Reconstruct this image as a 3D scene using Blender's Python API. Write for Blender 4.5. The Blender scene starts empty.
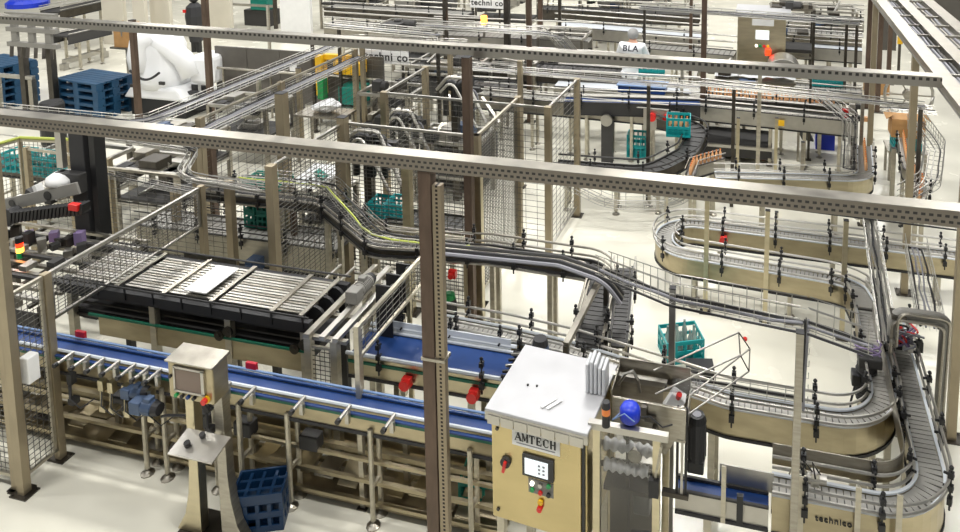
import bpy, bmesh, math, random
from mathutils import Vector, Matrix
rnd = random.Random(7)
PI = math.pi
SC = bpy.context.scene
COL = SC.collection
# ------------------------------------------------------------------ camera calibration
PX, PY, FL, CH = 585., -50., 744., 5.0
def _n(v):
    l = math.sqrt(sum(a*a for a in v)); return tuple(a/l for a in v)
def _x(a, b): return (a[1]*b[2]-a[2]*b[1], a[2]*b[0]-a[0]*b[2], a[0]*b[1]-a[1]*b[0])
def _d(a, b): return sum(p*q for p, q in zip(a, b))
_dn = _n((5., 6550., FL)); _v2 = (185., -83., FL); _k = _d(_v2, _dn)
_fy = _n(tuple(a-_k*b for a, b in zip(_v2, _dn))); _rx = _x(_dn, _fy)
RW = (_rx, _fy, tuple(-a for a in _dn))
def P(px, py, z=0.0):
    "the point of the place at height z that the photograph shows at px, py"
    c = (px-PX, py-PY, FL); w = [_d(c, r) for r in RW]; t = (z-CH)/w[2]
    return Vector((w[0]*t, w[1]*t, z))
cd = bpy.data.cameras.new('camera'); cam = bpy.data.objects.new('camera', cd); COL.objects.link(cam)
cd.sensor_fit = 'HORIZONTAL'; cd.sensor_width = 36; cd.lens = FL*36/960
cd.shift_x = (480-PX)/960; cd.shift_y = (PY-266)/960; cd.clip_start = .05; cd.clip_end = 200
cam.matrix_world = Matrix(((RW[0][0], -RW[0][1], -RW[0][2], 0), (RW[1][0], -RW[1][1], -RW[1][2], 0), (RW[2][0], -RW[2][1], -RW[2][2], CH), (0, 0, 0, 1)))
SC.camera = cam
# ------------------------------------------------------------------ materials
MATS = {}
def lin(c): return tuple((x/12.92 if x <= .04045 else ((x+.055)/1.055)**2.4) for x in c)
def mat(name, rgb, rough=.5, metal=0., noise=0., nscale=6., emit=0., alpha=1., trans=0., spec=.5, stretch=None):
    "rgb as seen, 0-255"
    m = bpy.data.materials.new(name); m.use_nodes = True; nt = m.node_tree; b = nt.nodes['Principled BSDF']
    c = lin([v/255 for v in rgb])+(1,)
    b.inputs['Base Color'].default_value = c; b.inputs['Roughness'].default_value = rough; b.inputs['Metallic'].default_value = metal
    b.inputs['Specular IOR Level'].default_value = spec
    if noise:
        t = nt.nodes.new('ShaderNodeTexCoord'); mp = nt.nodes.new('ShaderNodeMapping'); n = nt.nodes.new('ShaderNodeTexNoise')
        mp.inputs['Scale'].default_value = stretch or (1, 1, 1)
        n.inputs['Scale'].default_value = nscale; n.inputs['Detail'].default_value = 4
        nt.links.new(t.outputs['Object'], mp.inputs['Vector']); nt.links.new(mp.outputs['Vector'], n.inputs['Vector'])
        r = nt.nodes.new('ShaderNodeValToRGB'); r.color_ramp.elements[0].position = .3; r.color_ramp.elements[1].position = .7
        r.color_ramp.elements[0].color = tuple(v*(1-noise) for v in c[:3])+(1,); r.color_ramp.elements[1].color = tuple(min(1, v*(1+noise)) for v in c[:3])+(1,)
        nt.links.new(n.outputs['Fac'], r.inputs['Fac']); nt.links.new(r.outputs['Color'], b.inputs['Base Color'])
        if metal:
            mr = nt.nodes.new('ShaderNodeMapRange'); mr.inputs['To Min'].default_value = max(.05, rough-.1); mr.inputs['To Max'].default_value = rough+.12
            nt.links.new(n.outputs['Fac'], mr.inputs['Value']); nt.links.new(mr.outputs['Result'], b.inputs['Roughness'])
    if emit:
        b.inputs['Emission Color'].default_value = c; b.inputs['Emission Strength'].default_value = emit
    if trans: b.inputs['Transmission Weight'].default_value = trans
    if alpha < 1: b.inputs['Alpha'].default_value = alpha
    MATS[name] = m; return m
mat('steel', (166, 161, 150), .34, 1, .14, 9, stretch=(1, 1, 6))
mat('steel_light', (188, 185, 178), .4, 1, .08, 7)
mat('steel_satin', (190, 184, 168), .42, .85, .14, 5, stretch=(1, 1, 4))
mat('steel_dark', (92, 88, 82), .42, 1, .2, 8)
mat('steel_wire', (176, 174, 168), .35, 1)
mat('mesh_wire', (112, 110, 104), .45, .9)
mat('steel_gold', (198, 188, 160), .33, 1, .1, 3, stretch=(1, 1, 5))
mat('steel_door', (192, 176, 132), .3, 1, .14, 1.6, stretch=(1, 1, 2))
mat('painted_grey', (126, 124, 118), .5, 0, .08, 4)
mat('rail_white', (202, 207, 212), .35, 0)
mat('roof_white', (184, 184, 186), .42, .25, .04, 5)
mat('rust_post', (98, 82, 70), .5, .55, .25, 14, stretch=(1, 1, .3))
mat('post_olive', (166, 154, 130), .45, .75, .14, 6, stretch=(1, 1, .4))
mat('black', (26, 26, 27), .45)
mat('black_soft', (40, 40, 42), .6)
mat('charcoal', (60, 59, 58), .55, .2, .1, 5)
mat('chain_grey', (158, 156, 150), .42, .35)
mat('chain_dark', (70, 69, 68), .45, .3)
mat('belt_blue', (22, 56, 112), .45, 0, .1, 4)
mat('rail_blue', (120, 146, 186), .4)
mat('rail_navy', (36, 66, 116), .4)
mat('strip_green', (24, 110, 84), .45)
mat('teal', (14, 150, 152), .42, 0, .08, 8)
mat('teal_green', (10, 124, 108), .45, 0, .1, 8)
mat('crate_navy', (16, 50, 84), .4, 0, .08, 6)
mat('pallet_blue', (20, 66, 98), .5, 0, .12, 5)
mat('motor_blue', (70, 88, 116), .45, .1)
mat('bright_blue', (22, 52, 190), .4)
mat('red', (214, 40, 36), .35)
mat('yellow', (232, 182, 30), .4)
mat('cable_yellow', (176, 186, 84), .5)
mat('orange', (232, 132, 56), .3)
mat('juice', (226, 172, 124), .2)
mat('green', (30, 150, 80), .35)
mat('crimson', (176, 24, 44), .4)
mat('steel_panel', (176, 165, 138), .36, 1, .16, 3, stretch=(1, 1, 3))
mat('white', (232, 232, 230), .5, 0, .03, 6)
mat('white_bag', (236, 237, 238), .4)
mat('cream_panel', (206, 200, 184), .5, 0, .05, 2)
mat('dark_panel', (86, 82, 76), .55, 0, .12, 3)
mat('cardboard', (176, 134, 84), .7, 0, .1, 6)
mat('screen', (122, 104, 92), .2)
mat('screen_lit', (225, 232, 235), .3, emit=.55)
mat('lamp_red', (255, 50, 20), .3, emit=3.)
mat('lamp_amber', (255, 170, 60), .3, emit=4.)
mat('lamp_white', (255, 250, 235), .3, emit=1.5)
mat('coat_white', (228, 230, 232), .7)
mat('navy_cloth', (30, 34, 48), .8)
mat('skin', (196, 148, 122), .5)
mat('hair_net', (150, 150, 148), .7)
mat('pale_plastic', (222, 224, 226), .3, trans=.25)
mat('glass_bottle', (190, 205, 200), .12, trans=.55)
mat('cable_grey', (132, 132, 138), .5)
mat('cable_violet', (120, 104, 140), .5)
mat('hose', (34, 34, 36), .5)
# clear guard sheet
g = bpy.data.materials.new('clear_sheet'); g.use_nodes = True; nt = g.node_tree; nt.nodes.clear()
o_ = nt.nodes.new('ShaderNodeOutputMaterial'); mx = nt.nodes.new('ShaderNodeMixShader'); tr = nt.nodes.new('ShaderNodeBsdfTransparent'); gl = nt.nodes.new('ShaderNodeBsdfGlossy')
gl.inputs['Roughness'].default_value = .08; tr.inputs['Color'].default_value = (.8, .8, .8, 1); mx.inputs['Fac'].default_value = .045
nt.links.new(tr.outputs[0], mx.inputs[1]); nt.links.new(gl.outputs[0], mx.inputs[2]); nt.links.new(mx.outputs[0], o_.inputs['Surface']); MATS['clear_sheet'] = g
def slotted(name, base, axis, pitch, duty, rows, rough=.36, metal=1.):
    "folded sheet punched with rows of slots along its length"
    m = mat(name, base, rough, metal); nt = m.node_tree; b = nt.nodes['Principled BSDF']; L = nt.links.new
    t = nt.nodes.new('ShaderNodeTexCoord'); s = nt.nodes.new('ShaderNodeSeparateXYZ'); L(t.outputs['Object'], s.inputs[0])
    def M(op, a, bb):
        n = nt.nodes.new('ShaderNodeMath'); n.operation = op
        for i, v in enumerate((a, bb)):
            if isinstance(v, (int, float)): n.inputs[i].default_value = v
            else: L(v, n.inputs[i])
        return n.outputs[0]
    tot = None
    for k, (z0, z1, off) in enumerate(rows):
        u = M('FRACT', M('ADD', M('DIVIDE', s.outputs[axis], pitch), off+100), 0)
        inn = M('MULTIPLY', M('LESS_THAN', u, duty), M('MULTIPLY', M('GREATER_THAN', s.outputs['Z'], z0), M('LESS_THAN', s.outputs['Z'], z1)))
        tot = inn if tot is None else M('MAXIMUM', tot, inn)
    mixc = nt.nodes.new('ShaderNodeMix'); mixc.data_type = 'RGBA'
    c = lin([v/255 for v in base])+(1,)
    mixc.inputs[6].default_value = c; mixc.inputs[7].default_value = (.035, .032, .03, 1)
    L(tot, mixc.inputs[0]); L(mixc.outputs[2], b.inputs['Base Color']); L(M('SUBTRACT', 1., tot), b.inputs['Metallic'])
    return m
slotted('slot_beam', (158, 150, 138), 'X', .04, .55, ((-.026, -.011, 0), (.006, .021, .5)))
slotted('slot_beam_far', (176, 172, 164), 'X', .06, .5, ((.012, .04, 0),))
slotted('slot_rail_y', (190, 186, 178), 'Y', .05, .55, ((-.02, .02, 0),))
def slot_post(name, base, pitch, duty):
    m = mat(name, base, .45, .8); nt = m.node_tree; b = nt.nodes['Principled BSDF']; L = nt.links.new
    t = nt.nodes.new('ShaderNodeTexCoord'); s = nt.nodes.new('ShaderNodeSeparateXYZ'); L(t.outputs['Object'], s.inputs[0])
    w = nt.nodes.new('ShaderNodeMath'); w.operation = 'DIVIDE'; L(s.outputs['Z'], w.inputs[0]); w.inputs[1].default_value = pitch
    f = nt.nodes.new('ShaderNodeMath'); f.operation = 'FRACT'; L(w.outputs[0], f.inputs[0])
    l = nt.nodes.new('ShaderNodeMath'); l.operation = 'LESS_THAN'; L(f.outputs[0], l.inputs[0]); l.inputs[1].default_value = duty
    ab = nt.nodes.new('ShaderNodeMath'); ab.operation = 'ABSOLUTE'; L(s.outputs['X'], ab.inputs[0])
    l2 = nt.nodes.new('ShaderNodeMath'); l2.operation = 'LESS_THAN'; L(ab.outputs[0], l2.inputs[0]); l2.inputs[1].default_value = .008
    mu = nt.nodes.new('ShaderNodeMath'); mu.operation = 'MULTIPLY'; L(l.outputs[0], mu.inputs[0]); L(l2.outputs[0], mu.inputs[1])
    mixc = nt.nodes.new('ShaderNodeMix'); mixc.data_type = 'RGBA'; mixc.inputs[6].default_value = lin([v/255 for v in base])+(1,); mixc.inputs[7].default_value = (.03, .028, .025, 1)
    L(mu.outputs[0], mixc.inputs[0]); L(mixc.outputs[2], b.inputs['Base Color'])
slot_post('slot_post', (150, 138, 118), .028, .55)
# ------------------------------------------------------------------ mesh building
class MB:
    def __init__(s): s.v = []; s.f = []; s.m = []
    def add(s, vs, fs, mi=0):
        n = len(s.v); s.v += [tuple(v) for v in vs]; s.f += [tuple(i+n for i in f) for f in fs]; s.m += [mi]*len(fs); return s
    def box(s, x0, x1, y0, y1, z0, z1, mi=0):
        return s.add([(x, y, z) for z in (z0, z1) for y in (y0, y1) for x in (x0, x1)],
                     [(0, 2, 3, 1), (4, 5, 7, 6), (0, 1, 5, 4), (2, 6, 7, 3), (0, 4, 6, 2), (1, 3, 7, 5)], mi)
    def cbox(s, c, sx, sy, sz, mi=0):
        return s.box(c[0]-sx/2, c[0]+sx/2, c[1]-sy/2, c[1]+sy/2, c[2]-sz/2, c[2]+sz/2, mi)
    def rbox(s, c, size, M, mi=0):
        h = Vector(size)/2; c = Vector(c)
        vs = [c+M @ Vector((x*h.x, y*h.y, z*h.z)) for z in (-1, 1) for y in (-1, 1) for x in (-1, 1)]
        return s.add(vs, [(0, 2, 3, 1), (4, 5, 7, 6), (0, 1, 5, 4), (2, 6, 7, 3), (0, 4, 6, 2), (1, 3, 7, 5)], mi)
    def bar(s, p, q, w, h=None, mi=0, up=(0, 0, 1)):
        p = Vector(p); q = Vector(q); h = h or w; d = (q-p).normalized(); u = Vector(up)
        if abs(d.dot(u)) > .98: u = Vector((0, 1, 0))
        a = d.cross(u).normalized(); b = a.cross(d).normalized()
        vs = [e+a*x*w/2+b*y*h/2 for e in (p, q) for x, y in ((-1, -1), (1, -1), (1, 1), (-1, 1))]
        return s.add(vs, [(0, 1, 2, 3), (7, 6, 5, 4), (0, 4, 5, 1), (1, 5, 6, 2), (2, 6, 7, 3), (3, 7, 4, 0)], mi)
    def cyl(s, p, q, r, n=10, r2=None, mi=0):
        p = Vector(p); q = Vector(q); r2 = r if r2 is None else r2; d = (q-p).normalized()
        u = Vector((0, 0, 1)) if abs(d.z) < .9 else Vector((1, 0, 0)); a = d.cross(u).normalized(); b = a.cross(d)
        vs = []
        for e, rr in ((p, r), (q, r2)): vs += [e+a*math.cos(2*PI*i/n)*rr+b*math.sin(2*PI*i/n)*rr for i in range(n)]
        fs = [(i, (i+1) % n, n+(i+1) % n, n+i) for i in range(n)]+[tuple(range(n))[::-1], tuple(range(n, 2*n))]
        return s.add(vs, fs, mi)
    def tube(s, pts, r, n=6, mi=0):
        pts = [Vector(p) for p in pts]; N = len(pts); vs = []; pa = None
        for i, p in enumerate(pts):
            d = (pts[min(i+1, N-1)]-pts[max(i-1, 0)]).normalized()
            if pa is None:
                u = Vector((0, 0, 1)) if abs(d.z) < .9 else Vector((1, 0, 0)); a = d.cross(u).normalized()
            else: a = (pa-d*pa.dot(d)).normalized()
            pa = a; b = a.cross(d)
            vs += [p+a*math.cos(2*PI*k/n)*r+b*math.sin(2*PI*k/n)*r for k in range(n)]
        fs = [(i*n+k, i*n+(k+1) % n, (i+1)*n+(k+1) % n, (i+1)*n+k) for i in range(N-1) for k in range(n)]
        fs += [tuple(range(n))[::-1], tuple(range((N-1)*n, N*n))]
        return s.add(vs, fs, mi)
    def lathe(s, c, prof, n=12, mi=0):
        c = Vector(c); vs = [c+Vector((r*math.cos(2*PI*i/n), r*math.sin(2*PI*i/n), z)) for r, z in prof for i in range(n)]; N = len(prof)
        fs = [(j*n+i, j*n+(i+1) % n, (j+1)*n+(i+1) % n, (j+1)*n+i) for j in range(N-1) for i in range(n)]+[tuple(range(n))[::-1], tuple(range((N-1)*n, N*n))]
        return s.add(vs, fs, mi)
    def ball(s, c, r, sc=(1, 1, 1), n=8, mi=0):
        prof = [(max(.001, math.sin(PI*j/n)), -math.cos(PI*j/n)) for j in range(n+1)]; c = Vector(c); vs = []
        for a, z in prof: vs += [c+Vector((a*math.cos(2*PI*i/n)*r*sc[0], a*math.sin(2*PI*i/n)*r*sc[1], z*r*sc[2])) for i in range(n)]
        return s.add(vs, [(j*n+i, j*n+(i+1) % n, (j+1)*n+(i+1) % n, (j+1)*n+i) for j in range(n) for i in range(n)], mi)
    def prism(s, poly, axis, a0, a1, mi=0):
        "poly of 2-D points extruded along axis; other two axes in order"
        def mk(u, v, a): return {'x': (a, u, v), 'y': (u, a, v), 'z': (u, v, a)}[axis]
        n = len(poly); vs = [mk(u, v, a0) for u, v in poly]+[mk(u, v, a1) for u, v in poly]
        return s.add(vs, [tuple(range(n)), tuple(range(n, 2*n))[::-1]]+[(i, n+i, n+(i+1) % n, (i+1) % n) for i in range(n)], mi)
    def xf(s, M): s.v = [tuple(M @ Vector(v)) for v in s.v]; return s
    def sweep(s, path, o0, o1, z0, z1, mi=0):
        "rectangle between offsets o0..o1 and heights z0..z1 carried along a path"
        A = offs(path, o0); B = offs(path, o1); n = len(path); vs = []
        for a, b in zip(A, B): vs += [(a.x, a.y, a.z+z0), (b.x, b.y, b.z+z0), (b.x, b.y, b.z+z1), (a.x, a.y, a.z+z1)]
        fs = [(i*4+k, i*4+(k+1) % 4, (i+1)*4+(k+1) % 4, (i+1)*4+k) for i in range(n-1) for k in range(4)]+[(3, 2, 1, 0), tuple(range(4*n-4, 4*n))]
        return s.add(vs, fs, mi)
OFF = {}
def link(o, parent=None):
    COL.objects.link(o)
    if parent: o.parent = parent
    return o
def obj(name, mb, mats, parent=None, smooth=False, bevel=0., shift=True):
    "ONE mesh object; vertices given in the coordinates of the place, moved to the thing's own origin"
    if isinstance(mats, str): mats = [mats]
    org = Vector((0, 0, 0))
    if parent: org = OFF.get(parent.name, org)
    elif shift and mb.v:
        xs, ys, zs = zip(*mb.v); org = Vector(((min(xs)+max(xs))/2, (min(ys)+max(ys))/2, min(zs)))
    me = bpy.data.meshes.new(name); me.from_pydata([(x-org.x, y-org.y, z-org.z) for x, y, z in mb.v], [], mb.f)
    for m in mats: me.materials.append(MATS[m])
    me.polygons.foreach_set('material_index', mb.m)
    if smooth: me.polygons.foreach_set('use_smooth', [True]*len(me.polygons))
    bm = bmesh.new(); bm.from_mesh(me); bmesh.ops.recalc_face_normals(bm, faces=bm.faces); bm.to_mesh(me); bm.free()
    o = bpy.data.objects.new(name, me); link(o, parent); OFF[o.name] = org
    if not parent: o.location = org
    if bevel:
        b = o.modifiers.new('bevel', 'BEVEL'); b.width = bevel; b.segments = 2; b.limit_method = 'ANGLE'
    return o
def tag(o, label=None, cat=None, group=None, kind=None):
    for k, v in (('label', label), ('category', cat), ('group', group), ('kind', kind)):
        if v: o[k] = v
    return o
def thing(name, label, cat, loc=(0, 0, 0), group=None, rotz=0, local=False):
    "an Empty at the thing's base; parts built in place coordinates unless local"
    o = bpy.data.objects.new(name, None); o.empty_display_size = .1; COL.objects.link(o)
    o.location = loc; o.rotation_euler = (0, 0, rotz); OFF[o.name] = Vector((0, 0, 0)) if local else Vector(loc)
    return tag(o, label, cat, group)
def dup(root, loc, rotz=None, label=None, group=None):
    def cp(o, par):
        c = o.copy(); COL.objects.link(c)
        if par: c.parent = par
        for ch in list(o.children):
            if ch.name in COL.objects: cp(ch, c)
        return c
    r = cp(root, None); r.location = loc
    if rotz is not None: r.rotation_euler = (0, 0, rotz)
    if label: r['label'] = label
    if group: r['group'] = group
    return r
ORD = 'first second third fourth fifth sixth seventh eighth ninth tenth eleventh twelfth thirteenth fourteenth fifteenth sixteenth seventeenth eighteenth nineteenth twentieth'.split()
def ordn(i):
    return ORD[i] if i < 20 else {2: 'twenty-', 3: 'thirty-', 4: 'forty-'}[(i+1)//10]+ORD[(i+1) % 10-1] if (i+1) % 10 else {3: 'thirtieth', 4: 'fortieth', 5: 'fiftieth'}[(i+1)//10]
# ------------------------------------------------------------------ paths
def fillet(pts, r, n=8):
    pts = [Vector(p) for p in pts]; out = [pts[0]]
    rs = r if isinstance(r, (list, tuple)) else [r]*(len(pts)-2)
    for i in range(1, len(pts)-1):
        p, a, b = pts[i], pts[i-1], pts[i+1]; u = (a-p).normalized(); v = (b-p).normalized()
        ang = math.acos(max(-1, min(1, u.dot(v)))); rr = rs[i-1]
        if ang > PI-.03 or rr <= 0: out.append(p); continue
        t = min(rr/math.tan(ang/2), (a-p).length*.49, (b-p).length*.49); rr = t*math.tan(ang/2)
        c = p+(u+v).normalized()*(rr/math.sin(ang/2)); s = p+u*t; e = p+v*t
        s0 = s-c; e0 = e-c; tot = PI-ang; ax = s0.cross(e0).normalized()
        for k in range(n+1): out.append(c+Matrix.Rotation(tot*k/n, 3, ax) @ s0)
    out.append(pts[-1]); return out
def offs(path, o):
    out = []; N = len(path)
    for i, p in enumerate(path):
        d0 = (path[i]-path[i-1]) if i else (path[1]-path[0]); d1 = (path[i+1]-path[i]) if i < N-1 else d0
        d0 = Vector((d0.x, d0.y, 0)).normalized(); d1 = Vector((d1.x, d1.y, 0)).normalized()
        n = Vector((d0.y+d1.y, -(d0.x+d1.x), 0)); n.normalize(); k = max(.4, n.dot(Vector((d1.y, -d1.x, 0))))
        out.append(p+n*(o/k))
    return out
def lift(path, z): return [p+Vector((0, 0, z)) for p in path]
def walk(path, step, start=0.):
    "points, directions every step"
    out = []; need = start
    for a, b in zip(path[:-1], path[1:]):
        L = (b-a).length
        if L < 1e-6: continue
        d = (b-a)/L; t = need
        while t <= L: out.append((a+d*t, d)); t += step
        need = t-L
    return out
# ------------------------------------------------------------------ generators
def square_post(x, y, z1, w, m, label, group=None, plate=True, name='square_post', cap=True):
    t = thing(name, label, 'post', (x, y, 0), group)
    obj('upright', MB().box(x-w/2, x+w/2, y-w/2, y+w/2, .008, z1), m, t)
    if plate:
        mb = MB().box(x-w*1.25, x+w*1.25, y-w*1.0, y+w*1.0, 0, .012)
        for sx in (-1, 1):
            for sy in (-1, 1): mb.cyl((x+sx*w*.95, y+sy*w*.75, .012), (x+sx*w*.95, y+sy*w*.75, .022), .008, 6)
        obj('base_plate', mb, 'steel_dark', t)
    if cap: obj('end_cap', MB().box(x-w/2-.002, x+w/2+.002, y-w/2-.002, y+w/2+.002, z1, z1+.006), 'black_soft', t)
    return t
def mesh_panel(p, q, z0, z1, par, pitch=.05, vp=.1, r=.0022, frame=.03, fm='steel_satin', top=True):
    p = Vector((p[0], p[1], 0)); q = Vector((q[0], q[1], 0)); L = (q-p).length; d = (q-p)/L; mb = MB()
    Z = lambda a, z: p+d*a+Vector((0, 0, z))
    n = max(1, int((z1-z0)/pitch)); k = max(1, int(L/vp))
    for i in range(1, n): mb.bar(Z(0, z0+(z1-z0)*i/n), Z(L, z0+(z1-z0)*i/n), r*2)
    for i in range(1, k): mb.bar(Z(L*i/k, z0), Z(L*i/k, z1), r*1.7)
    w = obj('wire_mesh', mb, 'mesh_wire', par)
    fb = MB()
    if top: fb.bar(Z(0, z1), Z(L, z1), frame)
    fb.bar(Z(0, z0), Z(L, z0), frame*.8); fb.bar(Z(frame/2, z0), Z(frame/2, z1), frame*.8); fb.bar(Z(L-frame/2, z0), Z(L-frame/2, z1), frame*.8)
    obj('panel_frame', fb, fm, w); return w
def fence(pts, z0, z1, label, posts=True, pw=.045, post_h=None, pm='post_olive', group=None, **kw):
    t = thing('mesh_fence', label, 'fence', (pts[0][0], pts[0][1], 0), group)
    for a, b in zip(pts[:-1], pts[1:]): mesh_panel(a, b, z0, z1, t, **kw)
    if posts:
        for p in pts:
            h = (post_h or z1)+.02
            o = obj('post', MB().box(p[0]-pw/2, p[0]+pw/2, p[1]-pw/2, p[1]+pw/2, .01, h), pm, t)
            obj('base_plate', MB().box(p[0]-pw, p[0]+pw, p[1]-pw, p[1]+pw, 0, .01), 'steel_dark', o)
    return t
def slot_beam(p, q, w, h, m, label, name='cable_trunking', wall=.004):
    p = Vector(p); q = Vector(q); mid = (p+q)/2
    t = thing(name, label, 'cable trunking', (mid.x, mid.y, mid.z))
    d = (q-p).normalized(); a = Vector((d.y, -d.x, 0)).normalized(); mb = MB()
    for s in (-1, 1): mb.bar(p+a*s*(w/2), q+a*s*(w/2), wall, h)
    mb.bar(p-Vector((0, 0, h/2)), q-Vector((0, 0, h/2)), w, wall)
    obj('channel', mb, m, t)
    obj('lid', MB().bar(p+Vector((0, 0, h/2+.004)), q+Vector((0, 0, h/2+.004)), w+.012, .006), 'steel', t)
    return t
def basket_tray(path, w, h, label, cables=3, step=.1, wm='steel_wire', r=.0026, cm='cable_grey', nlong=5, edge=True, bar=False, props=None):
    t = thing('wire_basket_tray', label, 'cable tray', path[0]); mb = MB()
    for k in range(nlong): mb.tube(offs(path, -w/2+w*k/(nlong-1)), r, 5)
    for s in (-1, 1):
        mb.tube(lift(offs(path, s*w/2), h), r*1.5, 5); mb.tube(lift(offs(path, s*w/2), h/2), r, 5)
    for p, d in walk(path, step, step/2):
        n = Vector((d.y, -d.x, 0)); n = n.normalized() if n.length > .05 else Vector((1, 0, 0))
        mb.tube([p-n*w/2+Vector((0, 0, h)), p-n*w/2, p+n*w/2, p+n*w/2+Vector((0, 0, h))], r, 4)
    obj('wire_basket', mb, wm, t)
    for u in (props or ()):
        pp, _ = walk(path, 1e9, min(u, sum((b-a).length for a, b in zip(path[:-1], path[1:]))-.05))[0]; obj('prop', MB().box(pp.x-.025, pp.x+.025, pp.y-.025, pp.y+.025, 0, pp.z-.004), 'steel_dark', t)
    if bar:
        for s in (-1, 1): obj('bottom_bar', MB().tube(lift(offs(path, s*w/2), -.008), .009, 6), 'black_soft', t)
    for c in range(cables):
        o = -w/2+w*(c+.7)/(cables+.4); pts = []
        for i, (p, d) in enumerate(walk(path, .22)):
            n = Vector((d.y, -d.x, 0)); n = n.normalized() if n.length > .05 else Vector((1, 0, 0))
            pts.append(p+n*(o+rnd.uniform(-.012, .012))+Vector((0, 0, .014+rnd.uniform(0, .012))))
        pts.append(path[-1]+Vector((0, 0, .02)))
        if len(pts) > 1: obj('cable', MB().tube(pts, .008+.003*rnd.random(), 6), cm if c % 3 else 'hose', t)
    return t
BR = {}
def bracket_mesh():
    "black guide rail clamp on its rod"
    if 'b' not in BR:
        mb = MB(); mb.cyl((0, 0, -.1), (0, 0, .2), .007, 6); mb.cbox((0, 0, .06), .034, .034, .04); mb.cbox((0, 0, .15), .034, .034, .04)
        mb.cyl((0, -.045, .06), (0, .02, .06), .009, 6); mb.cyl((0, -.045, .15), (0, .02, .15), .009, 6); mb.ball((0, 0, .2), .016, n=6)
        mb.cbox((0, 0, -.03), .04, .03, .05)
        o = obj('guide_bracket', mb, 'black', shift=False); BR['b'] = o.data; bpy.data.objects.remove(o)
    return BR['b']
def leg_pair(par, c, n, w, ztop, kind='round', m='steel_satin'):
    "two uprights with foot discs and a stretcher across the conveyor"
    for s in (-1, 1):
        p = c+n*s*w
        mb = MB()
        if kind == 'round': mb.cyl((p.x, p.y, .05), (p.x, p.y, ztop), .02, 8)
        else: mb.box(p.x-.024, p.x+.024, p.y-.024, p.y+.024, .05, ztop)
        l = obj('leg', mb, m, par)
        f = MB(); f.cyl((p.x, p.y, .012), (p.x, p.y, .06), .009, 6); f.lathe((p.x, p.y, 0), [(.055, 0), (.055, .008), (.03, .018), (.014, .03)], 10)
        obj('foot', f, 'steel', l)
    a = c+n*w; b = c-n*w
    obj('stretcher', MB().bar((a.x, a.y, ztop*.4), (b.x, b.y, ztop*.4), .025), m, par)
def conveyor(path, w, label, depth=.2, belt='chain_grey', side='steel_satin', legs=(), rails=((.06, .045), (.15, .045)), railm='steel_light', railr=.008,
             brk=.55, legw=None, legkind='square', slat=.045, name='conveyor', edge=None, group=None, bstart=.3, under=True, cat='conveyor', bsides=(-1, 1), railsides=(-1, 1)):
    path = [Vector(p) for p in path]; c0 = path[0]
    t = thing(name, label, cat, (c0.x, c0.y, 0), group); w2 = w/2
    if slat:
        mb = MB()
        for p, d in walk(path, slat, slat/2):
            dd = d.normalized(); n = Vector((dd.y, -dd.x, 0)).normalized(); q0 = p-dd*slat*.42; q1 = p+dd*slat*.42; up = n.cross(dd)
            if up.z < 0: up = -up
            vs = [e+n*s*(w2-.012)+up*z for e in (q0, q1) for s, z in ((-1, -.008), (1, -.008), (1, .004), (-1, .004))]
            mb.add(vs, [(0, 1, 2, 3), (7, 6, 5, 4), (0, 4, 5, 1), (1, 5, 6, 2), (2, 6, 7, 3), (3, 7, 4, 0)])
        obj('chain_belt', mb, belt, t)
        obj('wear_strip', MB().sweep(path, -w2+.015, w2-.015, -.03, -.012), 'chain_dark', t)
    else: obj('belt', MB().sweep(path, -w2+.008, w2-.008, -.02, .002), belt, t)
    for s in (-1, 1):
        sf = obj('side_frame', MB().sweep(path, s*w2-.004, s*w2+.004, -depth, .012), side, t)
        obj('edge_strip', MB().sweep(path, s*w2-.01, s*w2+.01, .012, .026), edge or 'chain_dark', sf)
        if under: obj('bottom_lip', MB().sweep(path, s*w2-.018, s*w2+.014, -depth-.024, -depth), 'black_soft', sf)
    for s in railsides:
        for z, o in rails: obj('guide_rail', MB().tube(lift(offs(path, s*(w2+o-.03)), z), railr, 6), railm, t)
    if brk:
        pts = walk(path, brk, bstart)
        for i, (p, d) in enumerate(pts[:48]):
            n = Vector((d.y, -d.x, 0)).normalized()
            for s in bsides:
                b = bpy.data.objects.new('guide_bracket', bracket_mesh()); link(b, t); q = p+n*s*(w2+.04)-Vector((c0.x, c0.y, 0)); b.location = q
                b.rotation_euler = (0, 0, math.atan2(n.y*s, n.x*s)+PI/2+PI)
    for l in legs:
        tot = sum((b-a).length for a, b in zip(path[:-1], path[1:])); p, d = walk(path, 1e9, min(tot-.01, l*tot))[0]
        n = Vector((d.y, -d.x, 0)).normalized(); leg_pair(t, p, n, legw or (w2-.03), p.z-depth*.6, legkind)
    return t
def gearmotor(par, c, d, L=.26, r=.07, m='motor_blue', name='gear_motor'):
    "ribbed motor body lying along d, with gearbox, terminal box and fan cowl"
    c = Vector(c); d = Vector(d).normalized(); mb = MB(); mb.cyl(c, c+d*L, r, 14)
    for k in range(7): mb.cyl(c+d*(L*(.2+.1*k)), c+d*(L*(.2+.1*k)+.012), r*1.1, 14)
    g_ = obj(name, mb, m, par)
    obj('gearbox', MB().cbox(c-d*r*.9, r*1.9, r*1.9, r*1.9), m, g_, bevel=.008)
    u = Vector((0, 0, 1)) if abs(d.z) < .8 else Vector((0, -1, 0))
    obj('terminal_box', MB().cbox(c+d*L*.5+u*r*1.15, r*1.1, r*1.1, r*.8), m, g_, bevel=.006)
    obj('fan_cowl', MB().cyl(c+d*L, c+d*(L+.05), r*1.05, 14, r*.85), 'black_soft', g_)
    return g_
def estop(par, c, r=.035, n=(0, -1, 0)):
    c = Vector(c); n = Vector(n)
    b = obj('stop_button_box', MB().cbox(c, .075, .05, .075), 'red', par)
    obj('button', MB().cyl(c+n*.025, c+n*.06, r, 10), 'red', b); return b
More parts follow.
